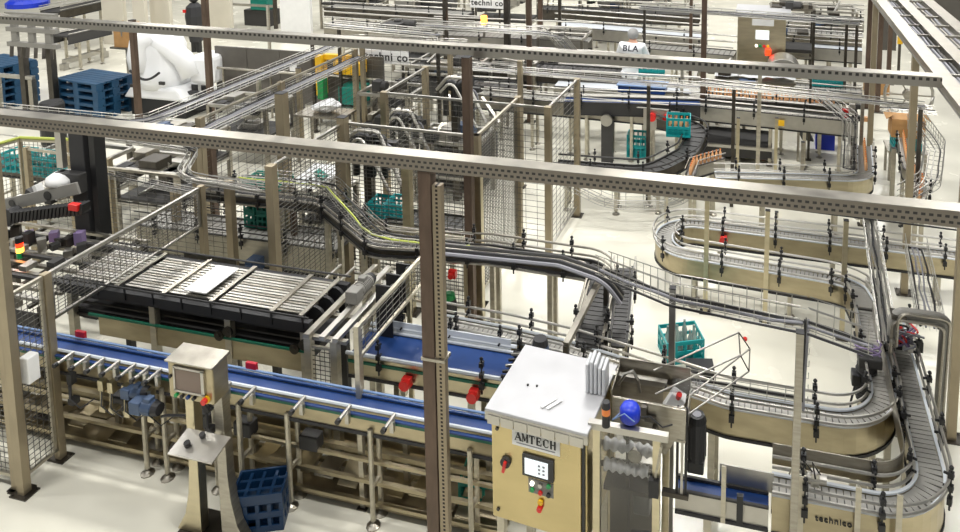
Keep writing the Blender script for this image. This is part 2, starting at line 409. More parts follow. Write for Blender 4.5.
def crate_mesh(L=.4, W=.3, H=.27, cols=4, rows=5):
    "bottle crate: slatted walls, rim, floor grid, hand holes"
    mb = MB(); t = .012
    for z0, z1 in ((0, .03), (H*.42, H*.56), (H-.04, H)):
        mb.box(0, L, 0, t, z0, z1); mb.box(0, L, W-t, W, z0, z1); mb.box(0, t, t, W-t, z0, z1); mb.box(L-t, L, t, W-t, z0, z1)
    for i in range(cols+1):
        x = (L-.022)*i/cols
        mb.box(x, x+.022, .001, t-.001, .03, H-.04); mb.box(x, x+.022, W-t+.001, W-.001, .03, H-.04)
    for i in range(1, 4):
        y = (W-.022)*i/4
        mb.box(.001, t-.001, y, y+.022, .03, H-.04); mb.box(L-t+.001, L-.001, y, y+.022, .03, H-.04)
    fl = MB()
    for i in range(1, cols): fl.box(L*i/cols-.005, L*i/cols+.005, t, W-t, .012, H*.3)
    for i in range(1, rows): fl.box(t, L-t, W*i/rows-.005, W*i/rows+.005, .012, H*.3)
    fl.box(t, L-t, t, W-t, 0, .012)
    return mb, fl
def crate(m, label, group=None, L=.4, W=.3, H=.27, cat='crate', tilt=None, loc=(0, 0, 0), rotz=0, inner=None, name='bottle_crate', cols=4, rows=5):
    t = thing(name, label, cat, loc, group, rotz, local=True); a, b = crate_mesh(L, W, H, cols, rows)
    T = Matrix.Translation((-L/2, -W/2, 0)); a.xf(T); b.xf(T)
    if tilt: a.xf(tilt); b.xf(tilt)
    obj('slatted_wall', a, m, t); obj('divider_grid', b, inner or m, t); return t
def bottle_mesh():
    mb = MB(); mb.lathe((0, 0, 0), [(.026, 0), (.03, .006), (.03, .1), (.024, .13), (.012, .16), (.012, .172)], 9)
    mb.lathe((0, 0, 0), [(.0145, .172), (.0145, .192), (.012, .195)], 9, 1); return mb
BT = None
def bottle(loc, label, group):
    global BT
    if BT is None:
        BT = obj('juice_bottle', bottle_mesh(), ['juice', 'orange'], smooth=True, shift=False); o = BT
    else: o = BT.copy(); COL.objects.link(o)
    o.location = loc; o.scale = (.72,)*3; return tag(o, label, 'bottle', group)
def text(s, size, m, par, loc, rot, depth=.002, name='lettering', sx=1., bold=0.):
    c = bpy.data.curves.new(name, 'FONT'); c.body = s; c.size = size; c.extrude = depth; c.align_x = 'CENTER'; c.align_y = 'CENTER'; c.offset = bold; c.space_character = 1.12
    o = bpy.data.objects.new(name+'_tmp', c); COL.objects.link(o); dg = bpy.context.evaluated_depsgraph_get()
    me = bpy.data.meshes.new_from_object(o.evaluated_get(dg)); bpy.data.objects.remove(o)
    me.materials.clear(); me.materials.append(MATS[m]); q = bpy.data.objects.new(name, me); link(q, par)
    q.location = Vector(loc)-OFF.get(par.name, Vector((0, 0, 0))); q.rotation_euler = rot; q.scale = (sx, 1, 1); return q
# ------------------------------------------------------------------ setting and light
fl = mat('floor_epoxy', (226, 223, 208), .16, 0, .09, .8)
nt = fl.node_tree; b = nt.nodes['Principled BSDF']
n2 = nt.nodes.new('ShaderNodeTexNoise'); n2.inputs['Scale'].default_value = 2.3; n2.inputs['Detail'].default_value = 6
tc = nt.nodes.new('ShaderNodeTexCoord'); nt.links.new(tc.outputs['Object'], n2.inputs['Vector'])
mr = nt.nodes.new('ShaderNodeMapRange'); mr.inputs['From Min'].default_value = .35; mr.inputs['From Max'].default_value = .7; mr.inputs['To Min'].default_value = .1; mr.inputs['To Max'].default_value = .3
nt.links.new(n2.outputs['Fac'], mr.inputs['Value']); nt.links.new(mr.outputs['Result'], b.inputs['Roughness'])
tag(obj('floor', MB().box(-34, 14, -2, 38, -.12, 0), 'floor_epoxy'), kind='structure')
tag(obj('wall_back', MB().box(-34, 14, 38, 38.2, 0, 8), 'cream_panel'), kind='structure')
tag(obj('wall_left', MB().box(-34.2, -34, -2, 38.2, 0, 8), 'cream_panel'), kind='structure')
W = bpy.data.worlds.new('hall'); SC.world = W; W.use_nodes = True
W.node_tree.nodes['Background'].inputs[0].default_value = (.93, .96, 1, 1); W.node_tree.nodes['Background'].inputs[1].default_value = .16
def lamp(x, y, z, sx, sy, e):
    l = bpy.data.lights.new('ceiling_lamp', 'AREA'); l.shape = 'RECTANGLE'; l.size = sx; l.size_y = sy; l.energy = e; l.color = (1, .985, .95)
    o = bpy.data.objects.new('ceiling_lamp', l); COL.objects.link(o); o.location = (x, y, z)
for x in (-20, -13, -7, -1.5, 4):
    for y in (2, 8, 14, 21, 28): lamp(x, y, 8, 1.6, .5, 225)
SC.view_settings.view_transform = 'Standard'; SC.view_settings.look = 'None'; SC.view_settings.gamma = 1; SC.view_settings.exposure = .2
SC.view_settings.use_curve_mapping = False
# ------------------------------------------------------------------ overhead trunking
slot_beam((-6.9, 4.2, 3.12), (2.3, 4.2, 3.12), .1, .085, 'slot_beam', 'long punched steel trunking spanning the whole foreground above the blue conveyor')
slot_beam((-10.6, 7.3, 3.06), (1.55, 7.14, 3.06), .13, .09, 'slot_beam_far', 'punched steel trunking crossing behind the front one, ending at the ladder trays')
t = thing('overhead_ladder_tray', 'broad overhead tray of three pale rails running away at top right', 'cable tray', (1.6, 5, 2.9))
for k, (x0, x1) in enumerate(((1.55, 1.70), (1.86, 2.0), (2.2, 2.36))):
    obj('side_rail', MB().box(x0, x1, 4.4, 16, 2.98, 3.05), 'steel', t)
obj('tray_floor', MB().box(1.55, 2.36, 4.4, 16, 2.955, 2.978), 'painted_grey', t)
for x, m in ((1.745, 'cable_grey'), (1.78, 'cable_grey'), (1.82, 'hose'), (2.05, 'cable_grey'), (2.09, 'steel'), (2.14, 'cable_grey')):
    obj('cable', MB().tube([(x+rnd.uniform(-.012, .012), 4.4+k*.4, 2.995) for k in range(30)], .016, 6), m, t)
for k in range(20): obj('rung', MB().box(1.7, 2.36, 4.6+k*.58, 4.63+k*.58, 3.0, 3.03), 'steel', t)
for (x, y, l) in ((1.66, 8.9, 'thick olive post holding the overhead tray beside the cardboard box'), (1.67, 6.6, 'grey post under the overhead tray nearest the right edge'), (1.66, 12.2, 'slim far post under the overhead tray near the blue and yellow label')):
    square_post(x, y, 2.95, .075 if y < 9 else .08, 'post_olive', l)
# ------------------------------------------------------------------ foreground posts
square_post(-5.67, 4.2, 3.07, .065, 'post_olive', 'tall olive brown post at the left edge under the front trunking')
square_post(-2.085, 4.2, 3.07, .085, 'rust_post', 'tall rust brown post in the middle foreground under the front trunking')
t = thing('perforated_channel', 'punched channel strut fixed along the right side of the rust brown post', 'post', (-2.005, 4.19, 0))
obj('channel', MB().box(-2.035, -1.975, 4.165, 4.215, 0, 2.98), 'slot_post', t)
obj('clamp_band', MB().box(-2.135, -1.968, 4.15, 4.25, 1.78, 1.8), 'steel', t)
# ------------------------------------------------------------------ near blue conveyor
yc = 4.68; zc = .93
cv = conveyor([(-7.4, yc, zc), (-1.62, yc, zc)], .13, 'long straight conveyor with a blue belt along the foreground, white side rails', depth=.17, belt='belt_blue', side='steel_panel',
    legs=(), rails=((.035, .05),), railm='rail_white', railr=.013, brk=0, slat=0, name='blue_belt_conveyor', edge='rail_navy', railsides=(1,))
obj('back_rail', MB().cyl((-7.4, yc+.09, zc+.03), (-1.62, yc+.09, zc+.03), .010, 8), 'rail_blue', cv)
obj('outer_rail', MB().box(-7.4, -1.62, yc-.125, yc-.1, zc, zc+.012), 'belt_blue', cv)
obj('return_strip', MB().box(-7.4, -1.62, yc-.115, yc-.1, zc-.03, zc-.004), 'strip_green', cv)
for i, px in enumerate((120, 146, 210, 240, 297, 390, 442)):
    x = P(px, 395, .85).x if i < 6 else -2.0
    leg_pair(cv, Vector((x, yc-.02, 0)), Vector((0, 1, 0)), .06, .8, 'round')
mb = MB(); mb.cyl((0, 0, -.05), (0, 0, .03), .012, 8); mb.cyl((0, -.13, .03), (0, .02, .03), .014, 8); mb.cyl((0, -.13, .03), (0, -.16, .03), .02, 8, mi=1); mb.cbox((0, -.02, -.04), .03, .03, .08, 0)
bo = None
for px in (64, 80, 95, 110, 126, 140, 152, 206, 222, 247, 297, 343, 388, 436):
    x = P(px, 345+px*.2, 1.0).x
    if bo is None: bo = obj('rail_clamp', mb, ['steel_light', 'black'], shift=False)
    o = bpy.data.objects.new('rail_clamp', bo.data); link(o, cv); o.location = Vector((x, yc-.13, zc+.03))-OFF[cv.name]
bpy.data.objects.remove(bo)
for px, m in ((72, 'red'), (243, 'red')):
    p = P(px-8, 342 if px < 100 else 378, 1.02)
    obj('sensor_head', MB().cbox((p.x, yc+.1, .985), .1, .03, .07), 'crimson', cv, bevel=.006)
for px, s in ((100, 1), (130, 1), (112, 1), (160, 1), (228, 1), (60, 1)):
    x = P(px, 372, .9).x; mb = MB(); mb.cbox((x, yc-.14, .78), .05, .05, .09); mb.cyl((x, yc-.16, .74), (x+.02, yc-.18, .62), .012, 8); mb.cbox((x+.03, yc-.16, .6), .06, .06, .05)
    obj('air_valve', mb, 'steel_gold' if px % 3 else 'charcoal', cv)
    obj('air_hose', MB().tube([(x, yc-.15, .75), (x+.06, yc-.22, .66), (x+.14, yc-.2, .58), (x+.2, yc-.12, .62)], .006, 5), 'hose', cv)
p = P(150, 408, .72); gearmotor(cv, (p.x-.04, yc-.22, .74), (1, 0, 0), .1, .056)
p = P(134, 400, .74); gearmotor(cv, (p.x-.04, yc-.15, .78), (1, .1, .1), .1, .046)
obj('air_hose', MB().tube([(-4.55, yc-.22, .68), (-4.45, yc-.26, .74), (-4.3, yc-.25, .76), (-4.2, yc-.2, .7)], .01, 6), 'hose', cv)
# low service line under and behind the blue conveyor
lo = thing('low_drain_frame', 'long low steel frame with plates on the floor beneath the blue conveyor', 'machine frame', (-4, 4.85, 0))
for y, z, w in ((4.66, .1, .03), (4.70, .24, .03), (4.68, .44, .025), (4.95, .1, .03), (5.0, .24, .03), (4.83, .36, .04)):
    obj('long_rail', MB().box(-7.2, -1.75, y, y+w, z, z+w), 'steel_panel', lo)
for k in range(27):
    x = -7.1+k*.2
    obj('cover_plate', MB().rbox((x, 4.83+rnd.uniform(-.03, .03), .16+rnd.uniform(-.04, .1)), (.15+rnd.uniform(-.03, .06), .22, .012), Matrix.Rotation(rnd.uniform(-.4, .4), 3, 'X')), rnd.choice(['steel_panel', 'post_olive', 'steel', 'charcoal', 'steel_panel']), lo)
for k in range(8):
    x = -6.9+k*.7
    obj('foot_post', MB().box(x, x+.04, 4.9, 4.94, 0, .5), 'steel_satin', lo)
for px in (104, 205, 255, 330):
    p = P(px, 440, .3); obj('valve_block', MB().cbox((p.x, 4.72, .5), .16, .1, .12), 'charcoal', lo, bevel=.01)
obj('back_plate', MB().box(-7.2, -1.8, 5.06, 5.07, .12, .52), 'steel_panel', lo)
obj('drip_pan', MB().box(-7.2, -1.8, 4.72, 5.04, .02, .035), 'post_olive', lo)
# ------------------------------------------------------------------ operator panel on its pedestal
hx, hy = -3.94, 4.26
t = thing('operator_panel', 'steel operator panel with screen on a flared two-legged pedestal beside the blue conveyor', 'control panel', (hx, hy, 0))
obj('base_plate', MB().box(hx-.26, hx+.3, hy-.1, hy+.16, 0, .02), 'steel_dark', t, bevel=.004)
for s, x in ((-1, -.1), (1, .15)):
    prof = [(-.035, 1.22), (.035, 1.22), (.038, .55), (.034, .02), (-.18, .02), (-.1, .16), (-.06, .34), (-.042, .55)]
    obj('upright', MB().prism([(hx+x-s*u if s > 0 else hx+x+u, z) for u, z in prof], 'y', hy-.05, hy+.03), 'steel_gold' if s < 0 else 'steel', t, bevel=.004)
bx = obj('panel_box', MB().box(hx-.19, hx+.19, hy-.13, hy+.03, 1.17, 1.455), 'steel_panel', t, bevel=.012)
obj('rain_hood', MB().prism([(hy-.145, 1.455), (hy+.04, 1.455), (hy+.04, 1.48), (hy-.145, 1.465)], 'x', hx-.2, hx+.2), 'steel', bx)
obj('screen', MB().box(hx-.12, hx+.1, hy-.138, hy-.13, 1.25, 1.415), 'screen', bx)
fr = MB()
for a in ((-.135, -.12, 1.24, 1.425), (.1, .125, 1.24, 1.425), (-.135, .125, 1.235, 1.25), (-.135, .125, 1.415, 1.43)): fr.box(hx+a[0], hx+a[1], hy-.144, hy-.13, a[2], a[3])
obj('screen_bezel', fr, 'steel_light', bx)
for x, m in ((-.12, 'green'), (-.07, 'black'), (-.02, 'belt_blue'), (.03, 'black')): obj('push_button', MB().cyl((hx+x, hy-.13, 1.205), (hx+x, hy-.15, 1.205), .014, 10), m, bx)
obj('stop_button', MB().cyl((hx+.13, hy-.13, 1.21), (hx+.13, hy-.142, 1.21), .03, 12, mi=0).cyl((hx+.13, hy-.142, 1.21), (hx+.13, hy-.17, 1.21), .021, 12, mi=1), ['yellow', 'red'], bx)
obj('key_switch', MB().cyl((hx-.165, hy-.13, 1.34), (hx-.165, hy-.145, 1.34), .012, 8), 'black', bx)
R = Matrix.Rotation(-.32, 3, 'X')
ty = obj('keyboard_tray', MB().rbox((hx+.08, hy-.17, .87), (.37, .2, .012), Matrix.Rotation(.22, 3, 'X')).bar((hx-.06, hy-.1, .86), (hx-.06, hy+.0, .75), .03).bar((hx+.15, hy-.1, .86), (hx+.15, hy+.0, .75), .03), 'steel_light', t)
obj('clamp_knob', MB().cyl((hx+.0, hy-.19, .87), (hx+.0, hy-.2, .905), .022, 10), 'black', ty)
obj('clamp_knob', MB().cyl((hx+.06, hy-.11, .89), (hx+.06, hy-.12, .92), .02, 10), 'charcoal', ty)
for k in range(4): obj('cable', MB().tube([(hx-.04+k*.05, hy-.03, 1.2), (hx-.06+k*.05, hy+.0, 1.09), (hx+.0+k*.03, hy+.03, .98+.02*k), (hx+.08, hy+.06, 1.03)], .008, 6), 'hose', t)
# navy crate on its side in the foreground
c = P(263, 518); t = thing('bottle_crate', 'navy blue bottle crate with window slots standing beside the pedestal', 'crate', (c.x, c.y+.0, 0), rotz=.4, local=True)
def window_wall(mb, x0, x1, y0, y1, H, n, along):
    "crate wall: solid with two rows of window slots"
    a0, a1 = (x0, x1) if along == 'x' else (y0, y1); b = .03; zs = [(0, .05), (.115, .165), (.23, H)]
    def bx(u0, u1, z0, z1):
        if along == 'x': mb.box(u0, u1, y0, y1, z0, z1)
        else: mb.box(x0, x1, u0, u1, z0, z1)
    for z0, z1 in zs: bx(a0, a1, z0, z1)
    for i in range(n+1):
        u = a0+(a1-a0-b)*i/n; bx(u, u+b, .05, .115); bx(u, u+b, .165, .23)
L_, W_, H_ = .37, .27, .31; m1 = MB()
window_wall(m1, -L_/2, L_/2, -W_/2, -W_/2+.016, H_, 4, 'x'); window_wall(m1, -L_/2, L_/2, W_/2-.016, W_/2, H_, 4, 'x'); window_wall(m1, -L_/2, -L_/2+.016, -W_/2+.016, W_/2-.016, H_, 3, 'y'); window_wall(m1, L_/2-.016, L_/2, -W_/2+.016, W_/2-.016, H_, 3, 'y')
obj('slotted_wall', m1, 'crate_navy', t, bevel=.003); m1 = MB()
for i in range(1, 4): m1.box(-L_/2+L_*i/4-.012, -L_/2+L_*i/4+.012, -W_/2+.016, W_/2-.016, .02, H_-.02)
for i in range(1, 3): m1.box(-L_/2+.016, L_/2-.016, -W_/2+W_*i/3-.012, -W_/2+W_*i/3+.012, .02, H_-.021)
m1.box(-L_/2+.016, L_/2-.016, -W_/2+.016, W_/2-.016, 0, .02); obj('divider_grid', m1, 'crate_navy', t)
# ------------------------------------------------------------------ labelled packing cabinet
q = P(491, 404, 1.6); rz = math.radians(-5); ca = thing('control_cabinet', 'steel control cabinet with white roof, touch screen and name plate, front centre', 'control cabinet', (q.x, q.y, 0), rotz=rz, local=True)
Wc, Dc = .645, .56
obj('cabinet_body', MB().box(0, Wc, .0, Dc, .82, 1.585), 'steel_door', ca, bevel=.006)
obj('front_door', MB().box(.012, Wc-.035, -.018, -.001, .84, 1.55), 'steel_door', ca, bevel=.004)
obj('door_seam', MB().box(Wc-.03, Wc-.012, -.012, -.001, .84, 1.56), 'black', ca)
rf = obj('roof', MB().prism([(-.05, 1.585), (Dc+.03, 1.585), (Dc+.03, 1.62), (-.05, 1.605)], 'x', -.02, Wc+.02), 'roof_white', ca, bevel=.005)
mb = MB()
for k in range(7): mb.box(.02+k*.086, .1+k*.086, -.05, -.034, 1.545, 1.585)
obj('roof_lip', MB().box(-.02, Wc+.02, -.05, -.03, 1.53, 1.586), 'steel_light', rf)
for k in range(7): obj('lip_tile', MB().box(.0+k*.092, .085+k*.092, -.056, -.05, 1.51, 1.57), 'steel_light', rf)
mb = MB()
for x, y in ((.16, .22), (.22, .23)): mb.cyl((x, y, 1.61), (x, y, 1.618), .008, 8)
obj('roof_screw', mb, 'black', rf)
obj('vent_slot', MB().bar((.32, .06, 1.615), (.38, .16, 1.617), .02, .006).bar((.36, .06, 1.615), (.42, .16, 1.617), .02, .006), 'white', rf)
for x in (.02, Wc-.07):
    for y in (.02, Dc-.07): obj('stand_leg', MB().box(x, x+.05, y, y+.05, 0, .82), 'steel_satin', ca)
obj('stand_rail', MB().box(.07, Wc-.07, .03, .06, .3, .34), 'steel_satin', ca)
pl = obj('name_plate', MB().box(.155, .475, -.024, -.018, 1.385, 1.49), 'white', ca)
lt = MB(); W1, H1, GX = .036, .05, .047
def stroke(k, x0, z0, x1, z1, w): lt.bar((.178+k*GX+x0*W1, -.0255, 1.424+z0*H1), (.178+k*GX+x1*W1, -.0255, 1.424+z1*H1), .003, w, up=(1, 0, 0) if abs(x1-x0) < .3 else (0, 0, 1))
tk, tn = .0115, .004
for k, ch in enumerate(((0, 0, .5, 1, tn), (.5, 1, 1, 0, tk), (.22, .35, .75, .35, tn), (-.12, 0, .15, 0, tn), (.8, 0, 1.15, 0, tn))): stroke(0, *ch)
for ch in ((.05, 0, .05, 1, tn), (.08, 1, .5, .1, tk), (.5, .1, .9, 1, tn), (.95, 0, .95, 1, tk), (-.1, 0, .2, 0, tn), (.75, 0, 1.12, 0, tn), (-.1, 1, .2, 1, tn), (.8, 1, 1.12, 1, tn)): stroke(1, *ch)
for ch in ((.5, 0, .5, 1, tk), (0, 1, 1, 1, tn), (.02, .72, .02, 1, tn), (.98, .72, .98, 1, tn), (.3, 0, .7, 0, tn)): stroke(2, *ch)
for ch in ((.2, 0, .2, 1, tk), (.1, 1, .9, 1, tn), (.1, 0, .95, 0, tn), (.2, .52, .65, .52, tn), (.88, .75, .88, 1, tn), (.93, 0, .93, .28, tn), (.65, .4, .65, .64, tn)): stroke(3, *ch)
for ch in ((.12, .2, .12, .8, tk), (.12, .8, .4, 1, tn), (.4, 1, .75, 1, tn), (.12, .2, .4, 0, tn), (.4, 0, .75, 0, tn), (.75, 1, .92, .86, tn), (.75, 0, .95, .2, tn), (.92, .66, .92, .98, tn)): stroke(4, *ch)
for ch in ((.15, 0, .15, 1, tk), (.85, 0, .85, 1, tk), (.15, .52, .85, .52, tn), (0, 0, .32, 0, tn), (.68, 0, 1, 0, tn), (0, 1, .32, 1, tn), (.68, 1, 1, 1, tn)): stroke(5, *ch)
obj('lettering', lt, 'black', pl)
obj('plate_line', MB().box(.185, .445, -.0255, -.024, 1.402, 1.408), 'cable_grey', pl)
sc_ = obj('screen_bezel', MB().box(.225, .435, -.034, -.018, 1.2, 1.345), 'charcoal', ca, bevel=.004)
obj('screen', MB().box(.245, .4, -.038, -.033, 1.22, 1.325), 'screen_lit', sc_)
mb = MB()
for k in range(3): mb.box(.335, .35, -.0395, -.038, 1.24+k*.025, 1.252+k*.025).box(.365, .38, -.0395, -.038, 1.24+k*.025, 1.252+k*.025)
obj('screen_icon', mb, 'cable_grey', sc_)
sw = obj('main_switch', MB().cyl((.11, -.018, 1.25), (.11, -.04, 1.25), .034, 12), 'charcoal', ca)
obj('switch_handle', MB().rbox((.11, -.05, 1.235), (.018, .02, .07), Matrix.Rotation(.2, 3, 'Y')), 'red', sw)
obj('button_plate', MB().box(.262, .43, -.021, -.018, 1.085, 1.182), 'painted_grey', ca)
for i, (x, z, m) in enumerate(((.29, 1.155, 'lamp_white'), (.345, 1.155, 'steel_light'), (.4, 1.165, 'green'), (.29, 1.11, 'green'), (.345, 1.105, 'red'), (.4, 1.105, 'black'), (.345, 1.04, 'yellow'), (.342, 1.0, 'red'))):
    obj('push_button', MB().cyl((x, -.018, z), (x, -.034 if i < 7 else -.046, z), .014 if i < 6 else .018, 10), m, ca)
mb = MB()
for x, z in ((.05, 1.46), (.05, .9)): mb.cyl((x, -.018, z), (x, -.026, z), .012, 8)
obj('door_lock', mb, 'steel_dark', ca)
# stack of clear plastic lids on the roof
p = ca.matrix_world
lp = P(597, 386, 1.63); st = thing('plastic_film_bundle', 'upright bundle of translucent white plastic sleeves on the cabinet roof', 'plastic bundle', (lp.x, lp.y, 1.62))
mb = MB()
for k in range(5): mb.box(lp.x-.062+k*.027, lp.x-.04+k*.027, lp.y-.07, lp.y+.06, 1.62, 1.82+.02*math.sin(k*1.3))
obj('sleeve', mb, 'pale_plastic', st, bevel=.008)
# ------------------------------------------------------------------ guarded screw feeder right of the cabinet
sx0, sx1, sy = -.94, -.57, 4.1
f = thing('screw_feeder', 'guarded feeder with white spiral screws behind a clear sheet, beside the cabinet', 'machine', (sx0, sy, 0))
for x in (sx0, sx1):
    for y in (sy, sy+.45): obj('frame_post', MB().box(x-.022, x+.022, y-.022, y+.022, 0, 1.58), 'steel_gold', f)
obj('inner_post', MB().box(sx0+.17, sx0+.19, sy+.06, sy+.08, .3, 1.58), 'steel_dark', f)
obj('top_bar', MB().bar((sx0-.05, sy-.01, 1.6), (sx1+.07, sy-.01, 1.6), .042), 'steel_light', f)
obj('top_bar', MB().bar((sx0, sy+.45, 1.6), (sx1, sy+.45, 1.6), .04), 'steel_light', f)
obj('guard_sheet', MB().box(sx0+.024, sx1-.024, sy-.02, sy-.014, .5, 1.575), 'clear_sheet', f)
obj('back_plate', MB().box(sx0+.02, sx1-.02, sy+.3, sy+.31, .4, 1.1), 'steel_dark', f)
obj('gear_housing', MB().box(sx0+.2, sx1-.06, sy+.14, sy+.28, .9, 1.08), 'painted_grey', f, bevel=.015)
for z, x1 in ((1.42, sx1-.03), (1.28, sx1-.06)):
    n = 44; pr = []
    for k in range(n+1):
        u = k/n; pr.append((.034+.007*math.sin(u*2*PI*6), u*(x1-sx0-.03)))
    m_ = MB().lathe((0, 0, 0), pr, 12); m_.xf(Matrix.Translation((sx0+.03, sy+.07, z)) @ Matrix.Rotation(PI/2, 4, 'Y'))
    obj('spiral_screw', m_, 'white', f, smooth=True)
    obj('drive_shaft', MB().cyl((sx0, sy+.07, z), (sx1, sy+.07, z), .016, 8), 'steel', f)
obj('screw_tray', MB().box(sx0+.03, sx1-.03, sy+.05, sy+.28, 1.12, 1.15), 'steel_dark', f)
obj('cable_loop', MB().tube([(sx1-.03, sy+.02, .92), (sx1-.15, sy+.02, .9), (sx1-.21, sy+.02, .8), (sx1-.18, sy+.02, .66), (sx1-.06, sy+.02, .58)], .012, 6), 'hose', f)
obj('hand_knob', MB().cyl((sx1-.12, sy+.1, .74), (sx1-.12, sy+.02, .74), .03, 12), 'black', f)
obj('gear_flange', MB().cyl((sx1-.14, sy+.1, 1.4), (sx1-.14, sy+.03, 1.4), .045, 14), 'steel', f)
obj('clamp_block', MB().cbox((sx1-.01, sy-.03, 1.28), .06, .05, .11), 'black', f)
obj('hanging_rod', MB().bar((sx1-.01, sy-.03, 1.3), (sx1+.03, sy-.03, 1.55), .014), 'steel', f)
# hopper with rod chute
h = thing('rod_chute_hopper', 'open steel hopper with long rods reaching out over the floor', 'hopper', (-.75, 4.3, 1.5))
hb = MB(); t_ = .008
x0, x1, y0, y1 = -.9, -.42, 4.33, 4.6
hb.box(x0, x1, y0, y0+t_, 1.4, 1.62); hb.box(x0, x1, y1, y1+t_, 1.4, 1.7); hb.box(x0, x0+t_, y0, y1, 1.4, 1.66); hb.prism([(y0, 1.4), (y1, 1.4), (y1, 1.55), (y0, 1.5)], 'x', x1-t_, x1); hb.box(x0, x1, y0, y1, 1.38, 1.4)
obj('hopper_body', hb, 'steel', h, bevel=.003)
obj('front_plate', MB().prism([(-.88, 1.63), (-.42, 1.62), (-.46, 1.45), (-.54, 1.3), (-.8, 1.3)], 'y', 4.31, 4.322), 'steel', h)
e = [P(738, 349, 1.62), P(749, 372, 1.48)]
far = [Vector((e[0].x, e[0].y+.1, 1.68)), Vector((e[0].x+.02, e[0].y-.12, 1.66)), Vector((e[1].x, e[1].y-.02, 1.5)), Vector((e[1].x, e[1].y+.2, 1.52))]
near = [Vector((-.66, 4.55, 1.68)), Vector((-.62, 4.36, 1.66)), Vector((-.45, 4.36, 1.52)), Vector((-.45, 4.54, 1.52))]
for a, bb in zip(near, far): obj('guide_rod', MB().cyl(a, bb, .006, 6), 'steel_light', h)
obj('end_frame', MB().tube(far+[far[0]], .005, 5), 'steel_dark', h)
obj('clear_lid', MB().prism([(-.58, 4.4), (-.36, 4.43), (-.34, 4.56), (-.55, 4.54)], 'z', 1.655, 1.66), 'clear_sheet', h)
obj('arched_hose', MB().tube([P(618, 385, 1.6), P(625, 374, 1.72), P(633, 371, 1.76), P(638, 380, 1.7), P(640, 392, 1.6)], .01, 6), 'steel_light', h)
bk = MB(); bk.cbox((-.68, 4.29, 1.58), .035, .03, .08); bk.cbox((-.64, 4.29, 1.54), .07, .03, .025); bk.cyl((-.61, 4.3, 1.49), (-.61, 4.27, 1.49), .016, 8); bk.cyl((-.61, 4.3, 1.44), (-.61, 4.27, 1.44), .014, 8)
obj('sensor_bracket', bk, 'steel_dark', h)
p = P(630, 420, 1.63); v = thing('blue_valve', 'bright blue round valve with wires on the feeder top', 'valve', (p.x, p.y, 1.623))
obj('valve_body', MB().lathe((p.x, p.y, 1.623), [(.04, 0), (.062, .02), (.064, .08), (.05, .105), (.02, .115)], 14), 'bright_blue', v, smooth=True)
obj('air_hose', MB().tube([(p.x+.05, p.y, 1.66), (p.x+.12, p.y+.02, 1.66), (p.x+.2, p.y-.0, 1.62), (p.x+.26, p.y, 1.65)], .005, 5), 'hose', v)
obj('air_hose', MB().tube([(p.x-.05, p.y, 1.68), (p.x-.1, p.y-.05, 1.65), (p.x-.02, p.y-.08, 1.73), (p.x+.04, p.y-.07, 1.68)], .004, 5), 'rail_blue', v)
p = P(606, 426, 1.62); s_ = thing('signal_beacon', 'short signal beacon with an orange ring and black caps on the feeder', 'signal light', (p.x, p.y, 1.622))
obj('beacon_base', MB().cyl((p.x, p.y, 1.622), (p.x, p.y, 1.7), .026, 12), 'black', s_)
obj('orange_lens', MB().cyl((p.x, p.y, 1.7), (p.x, p.y, 1.74), .027, 12), 'orange', s_)
obj('beacon_cap', MB().cyl((p.x, p.y, 1.74), (p.x, p.y, 1.78), .027, 12, .022), 'black_soft', s_)
p = P(674, 405, 1.5); bx = thing('sensor_box', 'small white junction box with a red lamp tilted beside the hopper', 'junction box', (p.x, p.y, 1.4))
obj('box_body', MB().rbox((p.x, p.y, 1.52), (.1, .08, .15), Matrix.Rotation(.5, 3, 'Y')), 'white', bx, bevel=.006)
obj('red_lamp', MB().cyl((p.x+.03, p.y-.03, 1.58), (p.x+.04, p.y-.05, 1.62), .018, 8), 'red', bx)
obj('bracket', MB().bar((p.x-.04, p.y+.02, 1.42), (p.x-.1, p.y+.05, 1.28), .03), 'steel_dark', bx)
for k, (x, m) in enumerate(((-.475, 'black'), (-.445, 'steel_light'), (-.42, 'black'))): obj('slim_rod', MB().box(x-.008, x+.008, 4.36, 4.376, 1.0, 1.6), m, f)
obj('rod_foot', MB().box(-.57, -.4, 4.35, 4.39, .97, 1.0), 'steel_dark', f)
p = P(696, 465, 1.0); mt = thing('vertical_motor', 'black upright motor beside the lower loop conveyor, right of the feeder', 'motor', (p.x, p.y, .98))
mb = MB(); mb.cyl((p.x, p.y, 1.06), (p.x, p.y, 1.33), .062, 16)
for k in range(12):
    a = k*PI/6; mb.bar((p.x+math.cos(a)*.062, p.y+math.sin(a)*.062, 1.08), (p.x+math.cos(a)*.062, p.y+math.sin(a)*.062, 1.3), .008)
obj('motor_body', mb, 'black_soft', mt); obj('fan_cowl', MB().cyl((p.x, p.y, 1.33), (p.x, p.y, 1.37), .066, 16, .05), 'black', mt); obj('fan_grille', MB().cyl((p.x, p.y, 1.37), (p.x, p.y, 1.373), .03, 12), 'cable_grey', mt); obj('gearbox', MB().cbox((p.x, p.y, 1.02), .11, .11, .09), 'black', mt, bevel=.01)
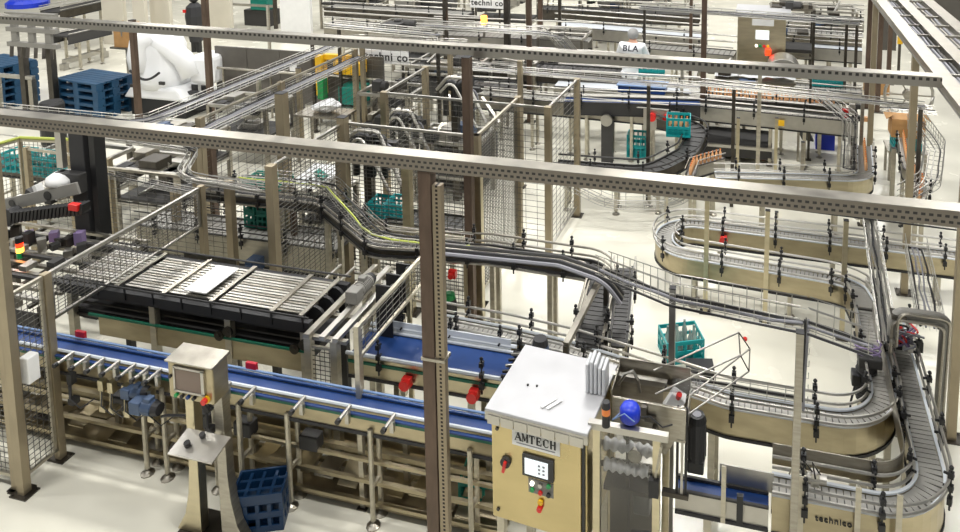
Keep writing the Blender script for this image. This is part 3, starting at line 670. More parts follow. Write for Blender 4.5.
# ------------------------------------------------------------------ lower loop conveyors on the right
def pw(z, *pts): return [P(x, y, z) for x, y in pts]
Lp = fillet(pw(.95, (432, 321), (505, 335), (565, 349), (650, 376))+[Vector((-.2, 5.33, .95)), Vector((.96, 5.33, .95)), Vector((.96, 6.8, .95))], [.6, .8, .6, .3, .42], 9)
L1 = conveyor(Lp, .17, 'pale chain conveyor curving round the right bend, inner lane of the lower loop', depth=.2, side='steel_panel', rails=((.05, .05), (.12, .06)), railm='steel_light', railr=.011, brk=.6, legs=(.5, .62, .71, .8, .95), edge='rail_white')
Lq = fillet([Vector((.12, 4.62, .95)), Vector((1.15, 4.62, .95)), Vector((1.17, 6.7, .95))], .4, 10)
L2 = conveyor(Lq, .17, 'chain conveyor with black lettering on its side, outer lane of the lower loop', depth=.24, side='steel_panel', rails=((.05, .05), (.12, .06)), railm='steel_light', railr=.011, brk=.45, legs=(.3, .6, .95), edge='rail_white', bstart=.2)
obj('trough_wall', MB().sweep(offs(Lq, -.17), -.004, .004, .02, .17), 'steel', L2)
text('technico', .058, 'black', L2, (.5, 4.62-.094, .87), (PI/2, 0, 0), bold=.0008)
for x in (.28, .62, .86): obj('guide_strap', MB().box(x, x+.035, 4.495, 4.505, .68, 1.16), 'steel_satin', L2)
B2 = conveyor([Vector((-.5, 4.56, .88)), Vector((.1, 4.56, .88))], .12, 'short blue belt carrying away from the feeder to the lettered conveyor', depth=.12, belt='belt_blue', side='steel_light', rails=(), brk=0, slat=0, legs=(.35,), edge='charcoal', name='blue_belt_conveyor')
obj('side_trough', MB().box(-.22, .13, 4.62, 4.628, .9, 1.04), 'steel_light', B2)
obj('belt_clip', MB().box(-.1, -.06, 4.45, 4.48, .78, .98), 'black', B2)
obj('strap', MB().box(-.2, -.17, 4.46, 4.472, .76, 1.16), 'steel_satin', B2)
gb = P(815, 478, 1.12); s = thing('air_manifold', 'small chrome manifold with looping hoses clamped on the lower loop conveyor', 'manifold', (gb.x, gb.y, 1.09))
obj('manifold_body', MB().cyl((gb.x-.05, gb.y, 1.12), (gb.x+.07, gb.y, 1.12), .03, 10).cbox((gb.x, gb.y, 1.12), .05, .05, .09), 'steel_light', s)
for k in range(3): obj('hose', MB().tube([(gb.x-.05+.04*k, gb.y, 1.15), (gb.x-.12+.05*k, gb.y-.02, 1.24), (gb.x-.16+.08*k, gb.y-.03, 1.14)], .006, 5), 'hose' if k else 'steel', s)
# ------------------------------------------------------------------ upper loop
z = .55
Up = fillet([Vector((4.2, 8.8, z)), Vector((-1.12, 8.9, z)), Vector((-1.12, 8.16, z)), Vector((.98, 7.98, z)), Vector((.98, 6.95, .9))], [.37, .37, .4], 12)
U1 = conveyor(Up, .2, 'long looping chain conveyor with a left hairpin behind the teal crate', depth=.19, side='steel_panel', rails=((.06, .05), (.14, .06)), railm='steel_light', railr=.012, brk=.62, legs=(.1, .25, .38, .53, .6, .7, .82), edge='rail_white')
p = P(724, 239, .45); estop(U1, (p.x, 8.74, .49), .05)
for x in (-.55, .25, 1.2): obj('side_gearbox', MB().cbox((x, 8.2, .44), .12, .1, .12), 'steel_light', U1, bevel=.01)
for (px, l, Y, zt) in ((706, 'thin support post in front of the hairpin conveyor, nearest the red stop button', 7.98, 1.35), (766, 'thin support post in the middle of the hairpin conveyor front run', 7.93, 1.3), (839, 'thin support post at the right end of the hairpin conveyor front run', 7.85, 1.32)):
    x = P(px, 270, .5).x; square_post(x, Y-.02, zt, .05, 'steel_gold', l)
basket_tray([Vector((-.9, 8.0, 1.36)), Vector((2.4, 7.85, 1.36))], .12, .05, 'wire tray with black cables just under the front trunking at right', cables=3, step=.12, bar=True)
# wire guard along the aisle
tp = [P(460, 250, 1.72), P(602, 272, 1.75), P(672, 300, 2.05), P(803, 326, 2.2), P(873, 350, 2.14)]
basket_tray(fillet(tp[1:4], .2), .12, .16, 'open wire tray crossing the aisle above the teal crate', cables=2, step=.1, nlong=5, bar=True)
basket_tray([tp[3]+Vector((.03, 0, 0)), tp[4]], .12, .16, 'short open wire tray ending at the black motor on the right', cables=2, step=.1, bar=True)
square_post(tp[2].x, tp[2].y+.03, 2.12, .042, 'painted_grey', 'grey post standing in front of the teal crate')
square_post(tp[3].x-.02, 4.39, 2.2, .045, 'steel', 'tall thin steel post in front of the lettered conveyor')
basket_tray([tp[3]+Vector((.02, .03, .0)), tp[3]+Vector((.02, .03, -.6))], .05, .04, 'narrow wire tray dropping down the tall thin steel post', cables=2, step=.08)
lt = [P(640, 372, 1.35), P(797, 400, 1.4)]
basket_tray(lt, .08, .06, 'low wire tray running from the hopper to the tall thin steel post', cables=1, step=.12)
# bundle along the right hand run
basket_tray([P(888, 345, 1.3), P(868, 215, 1.3)], .13, .1, 'steep looking wire tray full of cables running away above the hairpin conveyor', cables=6, step=.09, cm='steel_light')
basket_tray([P(930, 330, 1.2), P(915, 250, 1.1)], .2, .16, 'wire basket of loose cables beside the right post', cables=4, step=.09)
du = fillet([P(892, 345, 1.25), P(894, 312, 1.5), P(946, 319, 1.5), P(938, 425, .2)], .08, 5)
t = thing('pipe_bridge', 'grey goalpost shaped pipe bridge at right edge beside the junction', 'pipe frame', du[0])
obj('duct', MB().tube(du, .045, 10), 'painted_grey', t, smooth=True)
for k in (-1, 1): obj('side_pipe', MB().tube([q+Vector((.02*k, -.055, .03*k)) for q in du], .012, 6), 'steel', t)
for q in (du[4], du[-1]): obj('pipe_clamp', MB().cbox(q, .11, .11, .03), 'steel_dark', t)
jb = P(905, 335, 1.15); t = thing('cable_tangle', 'tangle of violet and grey cables with black connectors under the pipe bridge', 'cables', (jb.x, jb.y, 1.0))
for k in range(11):
    a = [Vector((jb.x+rnd.uniform(-.14, .16), jb.y+rnd.uniform(-.1, .1), 1.02+rnd.uniform(0, .22))) for _ in range(4)]
    obj('cable', MB().tube(fillet(a, .06, 3), .009, 5), ('cable_violet', 'cable_grey', 'hose', 'red')[k % 4 if k < 10 else 3], t)
for k in range(4): obj('connector', MB().cbox((jb.x-.12+k*.08, jb.y+.02*(k % 2), 1.06), .05, .06, .09), 'black' if k % 2 else 'steel_light', t, bevel=.006)
q = P(873, 390, .8); t = thing('drive_motor', 'black drive motor with ribs hanging at the junction of the lower loop lanes', 'motor', (.86, 5.95, .6))
m_ = MB(); m_.cyl((.86, 5.95, .72), (.86, 5.95, 1.02), .075, 14)
for k in range(8): m_.cyl((.86, 5.95, .75+k*.03), (.86, 5.95, .762+k*.03), .084, 14)
obj('motor_body', m_, 'black_soft', t); obj('terminal_box', MB().cbox((.78, 5.93, .9), .07, .1, .1), 'black', t, bevel=.008); obj('gearbox', MB().cbox((.88, 5.95, 1.06), .18, .14, .08), 'charcoal', t, bevel=.01)
obj('cable_coil', MB().tube([(.86+.1*math.cos(a*.7), 5.93+.06*math.sin(a*.7), 1.1+.006*a) for a in range(20)], .009, 5), 'cable_violet', t)
obj('power_cable', MB().tube([(.78, 5.9, .9), (.74, 5.88, .7), (.76, 5.9, .4), (.8, 5.92, .05)], .009, 6), 'hose', t)
# ------------------------------------------------------------------ things on the aisle floor
c0 = P(678, 357); ck = crate('teal', 'teal plastic bottle crate on the pale aisle floor behind the grey post', loc=(c0.x+.02, c0.y+.06, 0), rotz=.42, L=.4, W=.32, H=.24)
def glass(loc, label, group):
    if 'g' not in BR:
        mb = MB().lathe((0, 0, 0), [(.026, 0), (.028, .01), (.028, .12), (.012, .17), (.012, .21), (.014, .215)], 9); o = obj('glass_bottle', mb, 'glass_bottle', smooth=True, shift=False); BR['g'] = o
    else: o = BR['g'].copy(); COL.objects.link(o)
    o.location = loc; return tag(o, label, 'bottle', group)
cs, sn = math.cos(.42), math.sin(.42)
for i, (a, bb) in enumerate(((-.13, -.08), (-.03, -.08), (.07, -.08), (-.13, .03), (-.03, .03), (.07, .1), (.14, .0))):
    glass((c0.x+.02+a*cs-bb*sn, c0.y+.06+a*sn+bb*cs, .085), 'clear empty bottle inside the teal crate on the aisle floor', 'empty bottles in the aisle crate')
k = P(698, 372); t = thing('black_tray', 'flat black box lying on the floor in front of the teal crate', 'box', (k.x, k.y, 0))
obj('box_body', MB().rbox((k.x+.02, k.y-.02, .04), (.26, .2, .08), Matrix.Rotation(.2, 3, 'Z')), 'black', t, bevel=.006); obj('lid', MB().rbox((k.x+.02, k.y-.02, .085), (.27, .21, .01), Matrix.Rotation(.2, 3, 'Z')), 'black_soft', t)
k = P(745, 340); tag(obj('red_disc', MB().lathe((k.x, k.y, 0), [(.022, 0), (.024, .01), (.02, .025)], 10), 'red'), 'small red cap lying alone on the aisle floor', 'bottle cap')
# ------------------------------------------------------------------ incline feeding the pale conveyor
ip = fillet(pw(1.2, (205, 190), (325, 203), (378, 246), (490, 252), (606, 270))+[P(588, 345, 1.0)], [.35, .3, .3, .22], 8)
C3 = conveyor(ip, .2, 'raised dark chain conveyor winding through the cages and dropping to the pale conveyor', depth=.03, belt='chain_dark', side='steel_dark', rails=((.05, .05), (.12, .06), (-.07, .04)), railm='steel', railr=.011, brk=.5, legs=(.16, .3, .45, .56, .68, .78), slat=.05)
p = P(411, 246, 1.1); estop(C3, (p.x, p.y-.06, 1.12)); p = P(455, 263, 1.1); estop(C3, (p.x, p.y-.06, 1.02), .028)
i2 = [P(625, 268, 1.2), P(618, 345, 1.0)]
conveyor(i2, .14, 'second narrow chain lane dropping beside the winding raised conveyor', depth=.12, belt='chain_dark', side='steel', rails=((.05, .05), (.12, .06)), brk=.5, legs=(.6,))
a = P(606, 268, 1.45); bb = P(566, 345, 1.3)
t = thing('slanted_guard_rail', 'square steel guard rail slanting down beside the dropping chain lanes', 'rail', (a.x, a.y, 0))
obj('rail', MB().bar(a, bb, .045), 'steel', t)
for q in (a, bb): obj('upright', MB().bar((q.x, q.y, 0), q, .04), 'steel_dark', t)
mb = MB()
ov = [P(330, 186, 1.45), P(365, 225, 1.45), P(380, 238, 1.45), P(470, 248, 1.45)]
basket_tray(fillet([P(240, 178, 1.5)]+ov, .25, 5), .2, .08, 'wire tray with a yellow green earth cable bending above the raised conveyor', cables=2, step=.09, cm='cable_yellow')
t = thing('cable_bundle', 'bundle of thick grey hoses lying along the raised conveyor, centre', 'hoses', tp[0])
hp = fillet([P(440, 250, 1.5), P(500, 256, 1.5), P(560, 262, 1.5), P(606, 278, 1.5), P(622, 300, 1.3)], .25, 5)
for k in range(4): obj('hose', MB().tube([q+Vector((0, .04*k-.06, .015*(k % 2))) for q in hp], .018, 6), ('cable_grey', 'hose', 'steel', 'charcoal')[k], t)
fence([(-4.1, 6.95), (-3.02, 6.95)], .3, 1.08, 'low mesh panel beneath the raised conveyor beside the rust brown post', pw=.04, pitch=.045, vp=.045)
# ------------------------------------------------------------------ accumulation table
ax0, ax1, ay0, ay1, az = -6.2, -3.62, 5.1, 5.68, 1.22
t = thing('accumulation_table', 'long steel accumulation table topped with slatted plates, left of centre', 'machine', (ax0, ay0, 0))
for y in (ay0, ay1): obj('edge_beam', MB().box(ax0, ax1, y-.03, y+.03, az-.09, az), 'black_soft', t)
for y in (ay0-.035, ay1+.035): obj('edge_rail', MB().cyl((ax0, y, az+.05), (ax1, y, az+.05), .009, 6), 'charcoal', t)
for k in range(9):
    x = ax0+.12+k*.3; obj('rail_bracket', MB().box(x, x+.012, ay0-.04, ay0-.028, az-.06, az+.05), 'black', t)
n = 13
for k in range(n):
    y = ay0+.06+k*(ay1-ay0-.12)/(n-1); segs = [(-6.15, -5.62), (-5.55, -5.12), (-5.08, -4.62), (-4.56, -4.02), (-3.99, -3.74)]
    for a_, b_ in segs: obj('slat', MB().box(a_, b_, y-.013, y+.013, az+.012, az+.024), 'steel_light' if (k+int(a_*7)) % 3 else 'steel', t)
for x in (-5.6, -5.1, -4.6, -4.0, -3.72): obj('cross_bar', MB().box(x-.02, x+.02, ay0, ay1, az+.026, az+.04), 'steel', t)
obj('white_plate', MB().box(-4.93, -4.7, ay0+.06, ay1-.1, az+.05, az+.06), 'white', t)
obj('under_tray', MB().box(ax0, ax1-.1, ay0+.04, ay1-.04, az-.1, az-.085), 'black_soft', t)
obj('side_panel', MB().box(ax0+.4, ax1+.02, ay0-.02, ay0, .77, .94), 'steel_panel', t)
obj('green_strip', MB().box(ax0+.3, ax1+.02, ay0-.035, ay0-.02, .95, .97), 'strip_green', t)
obj('inner_chain', MB().box(ax0, ax1, ay0+.02, ay1-.02, .88, .95), 'black', t)
for k in range(5): obj('chain_rail', MB().cyl((ax0, ay0+.01+k*.02, .92+k*.045), (ax1-.1, ay0+.01+k*.02, .92+k*.045), .011, 6), 'charcoal' if k % 2 else 'steel_dark', t)
for x in (-6.1, -5.2, -4.42, -3.68):
    for y in (ay0, ay1):
        l = obj('leg', MB().box(x-.03, x+.03, y-.03, y+.03, .0, az-.09), 'steel_satin' if y < 5.3 else 'charcoal', t)
        obj('foot', MB().lathe((x, y, 0), [(.06, 0), (.055, .01), (.03, .02)], 10), 'steel_dark', l)
for x in (-4.5, -3.76):
    for k in (0, 1): obj('sprocket', MB().cyl((x+.09*k, ay0-.03, .98+.05*k), (x+.09*k, ay0-.05, .98+.05*k), .045, 14).cyl((x+.09*k, ay0-.05, .98+.05*k), (x+.09*k, ay0-.055, .98+.05*k), .018, 8), 'steel_dark', t)
for k in range(3): obj('end_wheel', MB().cyl((ax1-.06, ay0+.14+k*.15, az-.05), (ax1-.06, ay0+.17+k*.15, az-.05), .085, 14), 'black', t)
obj('lower_deck_rail', MB().box(ax0, ax1, 5.35, 5.39, .3, .34), 'steel_satin', t)
for x, y in ((-4.9, 5.2), (-4.0, 5.2)): obj('brace', MB().bar((x, y, .6), (x+.2, y+.35, .25), .025), 'steel_satin', t)
gp = [P(184, 258, 1.1), P(236, 266, 1.1)]
t = thing('guard_plate', 'brushed steel plate standing behind the accumulation table near the brown column', 'plate', (gp[0].x, gp[0].y, 0))
obj('plate', MB().box(gp[0].x, gp[1].x, gp[0].y, gp[0].y+.012, 1.0, 1.16), 'steel', t)
for x in (gp[0].x+.03, gp[1].x-.06): obj('plate_leg', MB().box(x, x+.03, gp[0].y+.012, gp[0].y+.042, 0, 1.1), 'steel_dark', t)
# silver infeed tables behind the left fence
t = thing('infeed_table', 'dark infeed table of silver rails behind the left mesh fence', 'machine', (-7.6, 5.2, 0))
for k in range(11): obj('rail', MB().box(-8.3, -6.3, 5.05+k*.11, 5.085+k*.11, 1.0+.02*(k % 3), 1.03+.02*(k % 3)), ('steel_light', 'steel', 'charcoal')[k % 3], t)
for k in range(5): obj('cross_bar', MB().box(-8.2+k*.42, -8.16+k*.42, 5.0, 6.25, .96, .99), 'steel_dark', t)
for k in range(9): obj('roller_block', MB().cbox((-8.0+k*.2, 5.2+.12*(k % 4)+.1, 1.08), .09, .12, .05), 'steel_light' if k % 2 else 'charcoal', t)
for x in (-8.2, -6.4):
    for y in (5.05, 6.2): obj('leg', MB().box(x-.03, x+.03, y-.03, y+.03, 0, .97), 'steel_dark', t)
obj('lower_panel', MB().box(-8.2, -6.4, 5.02, 5.04, .35, .9), 'charcoal', t)
# ------------------------------------------------------------------ right end of the table, guard and second blue belt
t = thing('transfer_frame', 'steel transfer frame with a grey motor at the right end of the table', 'machine frame', (-3.6, 5.0, 0))
for x, y in ((-3.56, 4.98), (-3.32, 4.98), (-3.56, 5.95), (-3.25, 5.95)): obj('post', MB().box(x-.03, x+.03, y-.03, y+.03, 0, 1.18), 'steel_satin', t)
for x in (-3.56, -3.42, -3.3): obj('long_rail', MB().box(x-.025, x+.025, 4.95, 6.05, 1.18, 1.215), 'steel_light' if x > -3.5 else 'steel', t)
for y in (5.0, 5.3, 5.95): obj('cross_bar', MB().box(-3.62, -3.22, y-.02, y+.02, 1.15, 1.18), 'steel', t)
gm = gearmotor(t, (-3.42, 5.5, 1.28), (0, 1, 0), .18, .06, 'painted_grey')
mesh_panel((-3.55, 4.975), (-3.33, 4.975), .62, 1.1, t, pitch=.04, vp=.04, frame=.02)
for y in (5.42, 5.6, 5.78):
    obj('black_plate', MB().box(-3.2, -3.05, y, y+.02, .95, 1.42), 'black', t, bevel=.004)
obj('black_shaft', MB().cyl((-3.12, 5.4, 1.3), (-3.12, 5.85, 1.3), .04, 10), 'black_soft', t)
obj('roller_rod', MB().bar((-3.9, 5.3, 1.19), (-3.9, 6.0, 1.19), .02).bar((-3.75, 5.3, 1.19), (-3.75, 6.0, 1.19), .02), 'steel_light', t)
sq = P(372, 405); square_post(-3.08, 4.93, 1.33, .05, 'steel_satin', 'square post between the table end and the second blue belt')
square_post(-2.98, 5.6, 1.5, .035, 'steel_gold', 'slim pale post rising behind the second blue belt')
ra, rb = P(357, 328, 1.5), P(428, 250, 1.5)
t = fence([(ra.x, ra.y), (rb.x, rb.y)], 1.25, 1.5, 'short slanting mesh panel rail behind the second blue belt', pw=.04, pm='steel_satin')
Bb = conveyor([Vector((-3.3, 5.3, .95)), Vector((-1.95, 5.3, .95))], .34, 'wide short blue belt conveyor with red stop buttons, behind the rust post', depth=.16, belt='belt_blue', side='steel_gold', rails=((.05, .06),), railm='rail_white', railr=.016, brk=.45, slat=0, legs=(.2, .8), edge='rail_white', name='blue_belt_conveyor')
for px, py in ((410, 380), (476, 393)): q = P(px, py, .82); estop(Bb, (q.x, 5.09, .84), .045)
obj('green_strip', MB().box(-3.3, -1.95, 5.118, 5.128, .9, .925), 'strip_green', Bb)
obj('pale_side_wall', MB().box(-3.25, -2.0, 5.49, 5.5, .93, 1.06), 'rail_white', Bb)
dr = thing('belt_drive_head', 'black drive head with dark blue motor at the end of the wide blue belt', 'drive unit', (-1.9, 5.2, .8))
for k in range(2): obj('side_plate', MB().box(-1.96, -1.76, 5.14+k*.3, 5.155+k*.3, .86, 1.0), 'black', dr)
obj('roller', MB().cyl((-1.86, 5.16, .95), (-1.86, 5.43, .95), .035, 12), 'steel', dr)
for k in range(4): obj('link_rod', MB().bar((-1.95, 5.16+k*.07, 1.02), (-1.75, 5.18+k*.07, 1.05), .018), 'steel_light' if k % 2 else 'black', dr)
gearmotor(dr, (-1.7, 5.36, 1.0), (0, 0, 1), .16, .065, 'motor_blue')
obj('leg', MB().box(-1.88, -1.84, 5.2, 5.24, 0, .86), 'steel_satin', dr); obj('leg', MB().box(-1.88, -1.84, 5.4, 5.44, 0, .86), 'steel_satin', dr)
g1 = P(487, 450); crate('teal_green', 'dark green crate half hidden on the floor behind the cabinet left side', loc=(-2.02, 5.0, 0), rotz=.1, H=.3)
q = P(450, 334); t = thing('pump_motor', 'charcoal upright motor with green cap on the aisle floor by the rust post', 'motor', (q.x, q.y, 0))
obj('motor_body', MB().lathe((q.x, q.y, .05), [(.07, 0), (.08, .03), (.08, .3), (.07, .36)], 14), 'charcoal', t); obj('fan_cap', MB().lathe((q.x, q.y, .41), [(.07, 0), (.06, .05), (.03, .065)], 12), 'green', t); obj('foot_plate', MB().box(q.x-.1, q.x+.1, q.y-.09, q.y+.09, 0, .05), 'black', t)
q = P(440, 505)
# ------------------------------------------------------------------ left fences and tower
fence([(-7.6, 4.22), (-5.78, 4.22)], .12, 1.72, 'mesh fence panel running off the left edge beside the olive brown post', pitch=.045, vp=.045, pm='post_olive')
fa = thing('mesh_fence', 'mesh fence with bright top rail running back from the foreground left', 'fence', (-5.72, 4.28, 0))
for y, h in ((4.22, 1.68), (4.56, 1.66), (6.3, 1.66)):
    o = obj('post', MB().box(-5.75, -5.69, y-.03, y+.03, .01, h), 'post_olive', fa); obj('base_plate', MB().box(-5.8, -5.64, y-.06, y+.06, 0, .01), 'steel_dark', o)
mesh_panel((-5.72, 4.25), (-5.72, 4.53), .1, 1.64, fa, pitch=.045, vp=.045)
mesh_panel((-5.72, 4.59), (-5.72, 6.27), 1.24, 1.64, fa, pitch=.03, vp=.06, fm='steel_light')
t = tag(obj('white_junction_box', MB().box(-5.69, -5.6, 4.26, 4.36, .9, 1.12), 'white', bevel=.01), 'white junction box on the foreground left fence post', 'junction box')
t = thing('robot_tower', 'black lifting tower with tilted arm and drag chain behind the left fence', 'machine', (-7.0, 6.25, 0))
obj('tower', MB().box(-7.3, -7.1, 6.2, 6.4, 0, 2.2), 'black_soft', t, bevel=.01)
obj('tower_slide', MB().box(-7.05, -6.98, 6.22, 6.36, .7, 2.2), 'black', t)
obj('guide_strip', MB().box(-7.48, -7.4, 6.2, 6.26, 1.72, 2.2), 'steel_light', t)
obj('carriage', MB().box(-7.4, -7.08, 6.1, 6.2, 1.5, 1.72), 'charcoal', t, bevel=.01)
a1, a2 = P(2, 228, 1.35), P(80, 172, 1.68); a1.y = a2.y = 6.05; 
arm = obj('arm_plate', MB().bar(Vector((-8.35, 6.02, 1.22)), Vector((-7.0, 6.02, 1.62)), .03, .13), 'painted_grey', t, bevel=.006)
obj('arm_hole', MB().cyl((-7.9, 6.0, 1.36), (-7.9, 5.995, 1.36), .04, 12).cyl((-7.4, 6.0, 1.5), (-7.4, 5.995, 1.5), .05, 12), 'black', arm)
for k in range(20):
    u = k/19; obj('chain_link', MB().rbox((-7.75+.95*u, 5.9, 1.28+.2*u), (.03, .1, .12), Matrix.Rotation(.2, 3, 'Y')), 'black', t)
obj('chain_core', MB().bar((-7.8, 5.92, 1.27), (-6.8, 5.92, 1.48), .08, .09), 'charcoal', t); obj('chain_bend', MB().cyl((-7.8, 5.86, 1.27), (-7.8, 5.98, 1.27), .09, 14), 'black', t)
obj('red_clamp', MB().cbox((-6.88, 5.86, 1.5), .12, .06, .07), 'red', t, bevel=.006)
obj('white_cover', MB().lathe((-7.35, 6.15, 1.6), [(.17, 0), (.16, .06), (.1, .1), (.03, .12)], 12), 'white', t, smooth=True)
for k in range(12): obj('tool_part', MB().rbox((-8.1+.09*k, 6.25+.06*(k % 3), 1.28+.05*((k*5) % 4)), (.09, .08, .05+.03*(k % 3)), Matrix.Rotation(.4*(k % 4), 3, 'Y')), ('white', 'charcoal', 'steel_light')[k % 3], t)
for k in range(14): obj('base_part', MB().rbox((-7.9+.085*k, 5.75+.07*(k % 4), 1.06+.02*(k % 3)), (.08, .08, .06+.04*(k % 3)), Matrix.Rotation(.3*(k % 5), 3, 'Z')), ('steel_light', 'charcoal', 'steel_dark', 'cable_violet')[k % 4], t)
q = P(20, 250, 1.1); s_ = thing('signal_beacon', 'glowing amber signal beacon with a green base at the left edge', 'signal light', (q.x, q.y, 1.0))
obj('green_lens', MB().cyl((q.x, q.y, 1.02), (q.x, q.y, 1.08), .034, 12), 'green', s_); obj('amber_lens', MB().cyl((q.x, q.y, 1.08), (q.x, q.y, 1.13), .034, 12), 'lamp_amber', s_); obj('red_lens', MB().cyl((q.x, q.y, 1.13), (q.x, q.y, 1.18), .034, 12), 'lamp_red', s_); obj('cap', MB().cyl((q.x, q.y, 1.18), (q.x, q.y, 1.24), .036, 12), 'black', s_); obj('stem', MB().cyl((q.x, q.y, .9), (q.x, q.y, 1.02), .012, 8), 'steel', s_)
# teal crates in a cage at far left
for i, (px, py, zz, l) in enumerate(((20, 160, .9, 'nearest the left edge'), (42, 163, .9, 'in the middle of its row'), (62, 166, .9, 'nearest the black tower'))):
    q = P(px, py, zz); crate('teal', 'teal crate behind the yellow cabled mesh at far left, '+l, loc=(q.x, q.y, zz-.12), rotz=.05, group='teal crates at far left', H=.26, L=.34)
rl = conveyor([P(-20, 158, .78), P(88, 171, .78)], .34, 'roller lane carrying the row of teal crates at far left', depth=.12, belt='chain_dark', side='steel_dark', rails=((.3, .05),), brk=0, slat=.08, legs=(.2, .7))
ff = [P(-15, 150, 1.35), P(20, 140, 1.35), P(68, 142, 1.35)]
t = fence([(ff[0].x, ff[0].y), (ff[1].x, ff[1].y), (ff[2].x, ff[2].y)], .5, 1.35, 'mesh guard with a yellow green cable along its top at far left', pw=.04, pitch=.06, vp=.06)
obj('earth_cable', MB().tube([Vector((f_.x, f_.y, 1.385)) for f_ in ff], .02, 6), 'cable_yellow', t)
# ------------------------------------------------------------------ cages in the middle distance
def rail_fence(pts, z, label, **kw):
    return fence([(p.x, p.y) for p in [P(x, y, z) for x, y in pts]], .15, z, label, fm='steel_light', **kw)
E1 = rail_fence([(425, 68), (384, 93), (548, 108), (577, 80)], 2.0, 'three-sided mesh cage with bright top rails in the middle of the hall', pw=.08, pitch=.075, vp=.15, pm='post_olive')
E2 = fence([(-4.78, 6.2), (-4.78, 7.52), (-3.1, 7.48)], .15, 2.0, 'L-shaped mesh cage just behind the front trunking at centre left', pw=.085, pitch=.045, vp=.09, r=.003, fm='steel_light')
fence([(-3.1, 7.48), (-3.1, 8.9)], .12, 2.0, 'mesh panel on two tall posts beside the open aisle floor', pw=.08, pitch=.04, vp=.05, r=.003)
fence([(-5.55, 7.5), (-4.86, 7.5)], .15, 1.6, 'narrow mesh panel between the olive column and the L-shaped cage', pw=.05, pitch=.06, vp=.06)
fence([(-7.5, 6.75), (-5.75, 6.75)], .3, 1.5, 'mesh panel behind the accumulation table at left', pw=.08, pitch=.06, vp=.12)
fence([(-8.9, 7.0), (-7.6, 6.95)], .3, 1.5, 'mesh panel behind the black lifting tower', pw=.06, pitch=.07, vp=.14)
rail_fence([(362, 43), (450, 50), (520, 62)], 2.0, 'far mesh fence in front of the yellow equipment', pw=.07, pitch=.09, vp=.18)
fence([(-6.85, 7.6), (-6.85, 9.2), (-6.85, 11.2)], .2, 1.85, 'long mesh fence running away beneath the wire cable trays at left', pw=.08, pitch=.075, vp=.15)
PL = [ # base px, top px y, width, material, label
 ((290, 276), 93, .11, 'post_olive', 'thick olive column right of the stacked green crates'),
 ((297, 284), 182, .06, 'rust_post', 'short brown post just right of the thick olive column'),
 ((349, 286), 117, .1, 'post_olive', 'olive column at the corner of the L-shaped cage'),
 ((411, 312), 150, .09, 'steel_gold', 'pale column with base plate left of the rust brown post'),
 ((472, 333), 48, .085, 'rust_post', 'brown column rising to the rear trunking right of centre'),
 ((481, 325), 165, .075, 'steel_gold', 'pale column with flange right behind the brown column'),
 ((217, 252), 125, .085, 'rust_post', 'brown column behind the accumulation table, middle of its row'),
 ((203, 262), 148, .09, 'post_olive', 'olive column behind the accumulation table, left neighbour of the brown one'),
 ((180, 268), 190, .08, 'post_olive', 'shorter olive column at the rear left of the accumulation table'),
 ((140, 132), 20, .09, 'rust_post', 'brown post beside the stack of blue pallets'),
 ((213, 140), -5, .09, 'rust_post', 'tall brown post to the right of the white wrapped robot'),
 ((262, 150), 74, .06, 'steel_satin', 'slim steel post under the wire cable trays'),
 ((302, 150), 68, .07, 'post_olive', 'olive post left of the white bag'),
 ((316, 132), 35, .05, 'steel_dark', 'thin dark post behind the white bag'),
 ((272, 95), 5, .05, 'steel_satin', 'thin steel post in front of the dark panel'),
 ((530, 122), -5, .09, 'rust_post', 'brown far post crossing the rear trunking near centre'),
 ((508, 92), -5, .12, 'steel_dark', 'thick dark far post left of the brown one near centre'),
 ((541, 72), -8, .1, 'rust_post', 'brown far post right of the two near top centre'),
 ((560, 70), -6, .07, 'steel_dark', 'thin dark far post at top centre'),
 ((447, 90), -6, .09, 'steel_dark', 'dark far post behind the cage at top'),
 ((690, 88), -6, .07, 'rust_post', 'brown far post left of the far steel cabinet'),
 ((702, 150), -6, .09, 'rust_post', 'brown far post crossing the rear trunking left of the far cabinet'),
 ((681, 148), 70, .05, 'steel_satin', 'thin steel post left of the orange bottle lane'),
 ((866, 108), -6, .09, 'rust_post', 'brown far post at top right, leftmost of three'),
 ((877, 112), -6, .09, 'rust_post', 'brown far post at top right, middle of three'),
 ((888, 84), -6, .09, 'rust_post', 'brown far post at top right, rightmost of three'),
 ((859, 190), 96, .05, 'steel', 'thin steel post in front of the right orange bottle lane'),
 ((808, 160), 75, .04, 'steel_dark', 'thin dark post behind the dark blue bin'),
 ((757, 190), 72, .06, 'steel_satin', 'steel post in front of the grey trough'),
 ((737, 178), 118, .05, 'steel_gold', 'pale post at the left half of the grey trough'),
 ((775, 178), 118, .05, 'steel_gold', 'pale post at the right half of the grey trough'),
 ((801, 200), 142, .05, 'steel', 'short steel post right of the grey trough'),
 ((891, 210), 148, .06, 'steel_satin', 'steel post left of the orange zigzag lane'),
 ((666, 232), 196, .05, 'steel_satin', 'short steel post at the hairpin end of the loop conveyor'),
 ((776, 235), 212, .045, 'steel_satin', 'short steel post behind the hairpin conveyor front run'),
 ((862, 225), 205, .05, 'steel_satin', 'short steel post right of the hairpin conveyor under the front trunking'),
]
def ztop(b, ty):
    lo, hi = 0., 4.
    g = P(b[0], b[1])
    for _ in range(40):
        m_ = (lo+hi)/2; v = Vector((g.x, g.y, m_-CH)); c = [sum(v[j]*RW[j][i] for j in range(3)) for i in range(3)]
        if PY+FL*c[1]/c[2] > ty: lo = m_
        else: hi = m_
    return lo
for b_, ty, w, m, l in PL:
    g = P(*b_); square_post(g.x, g.y, min(3.04, ztop(b_, ty)), w, m, l, name='steel_post' if w > .07 else 'square_post')
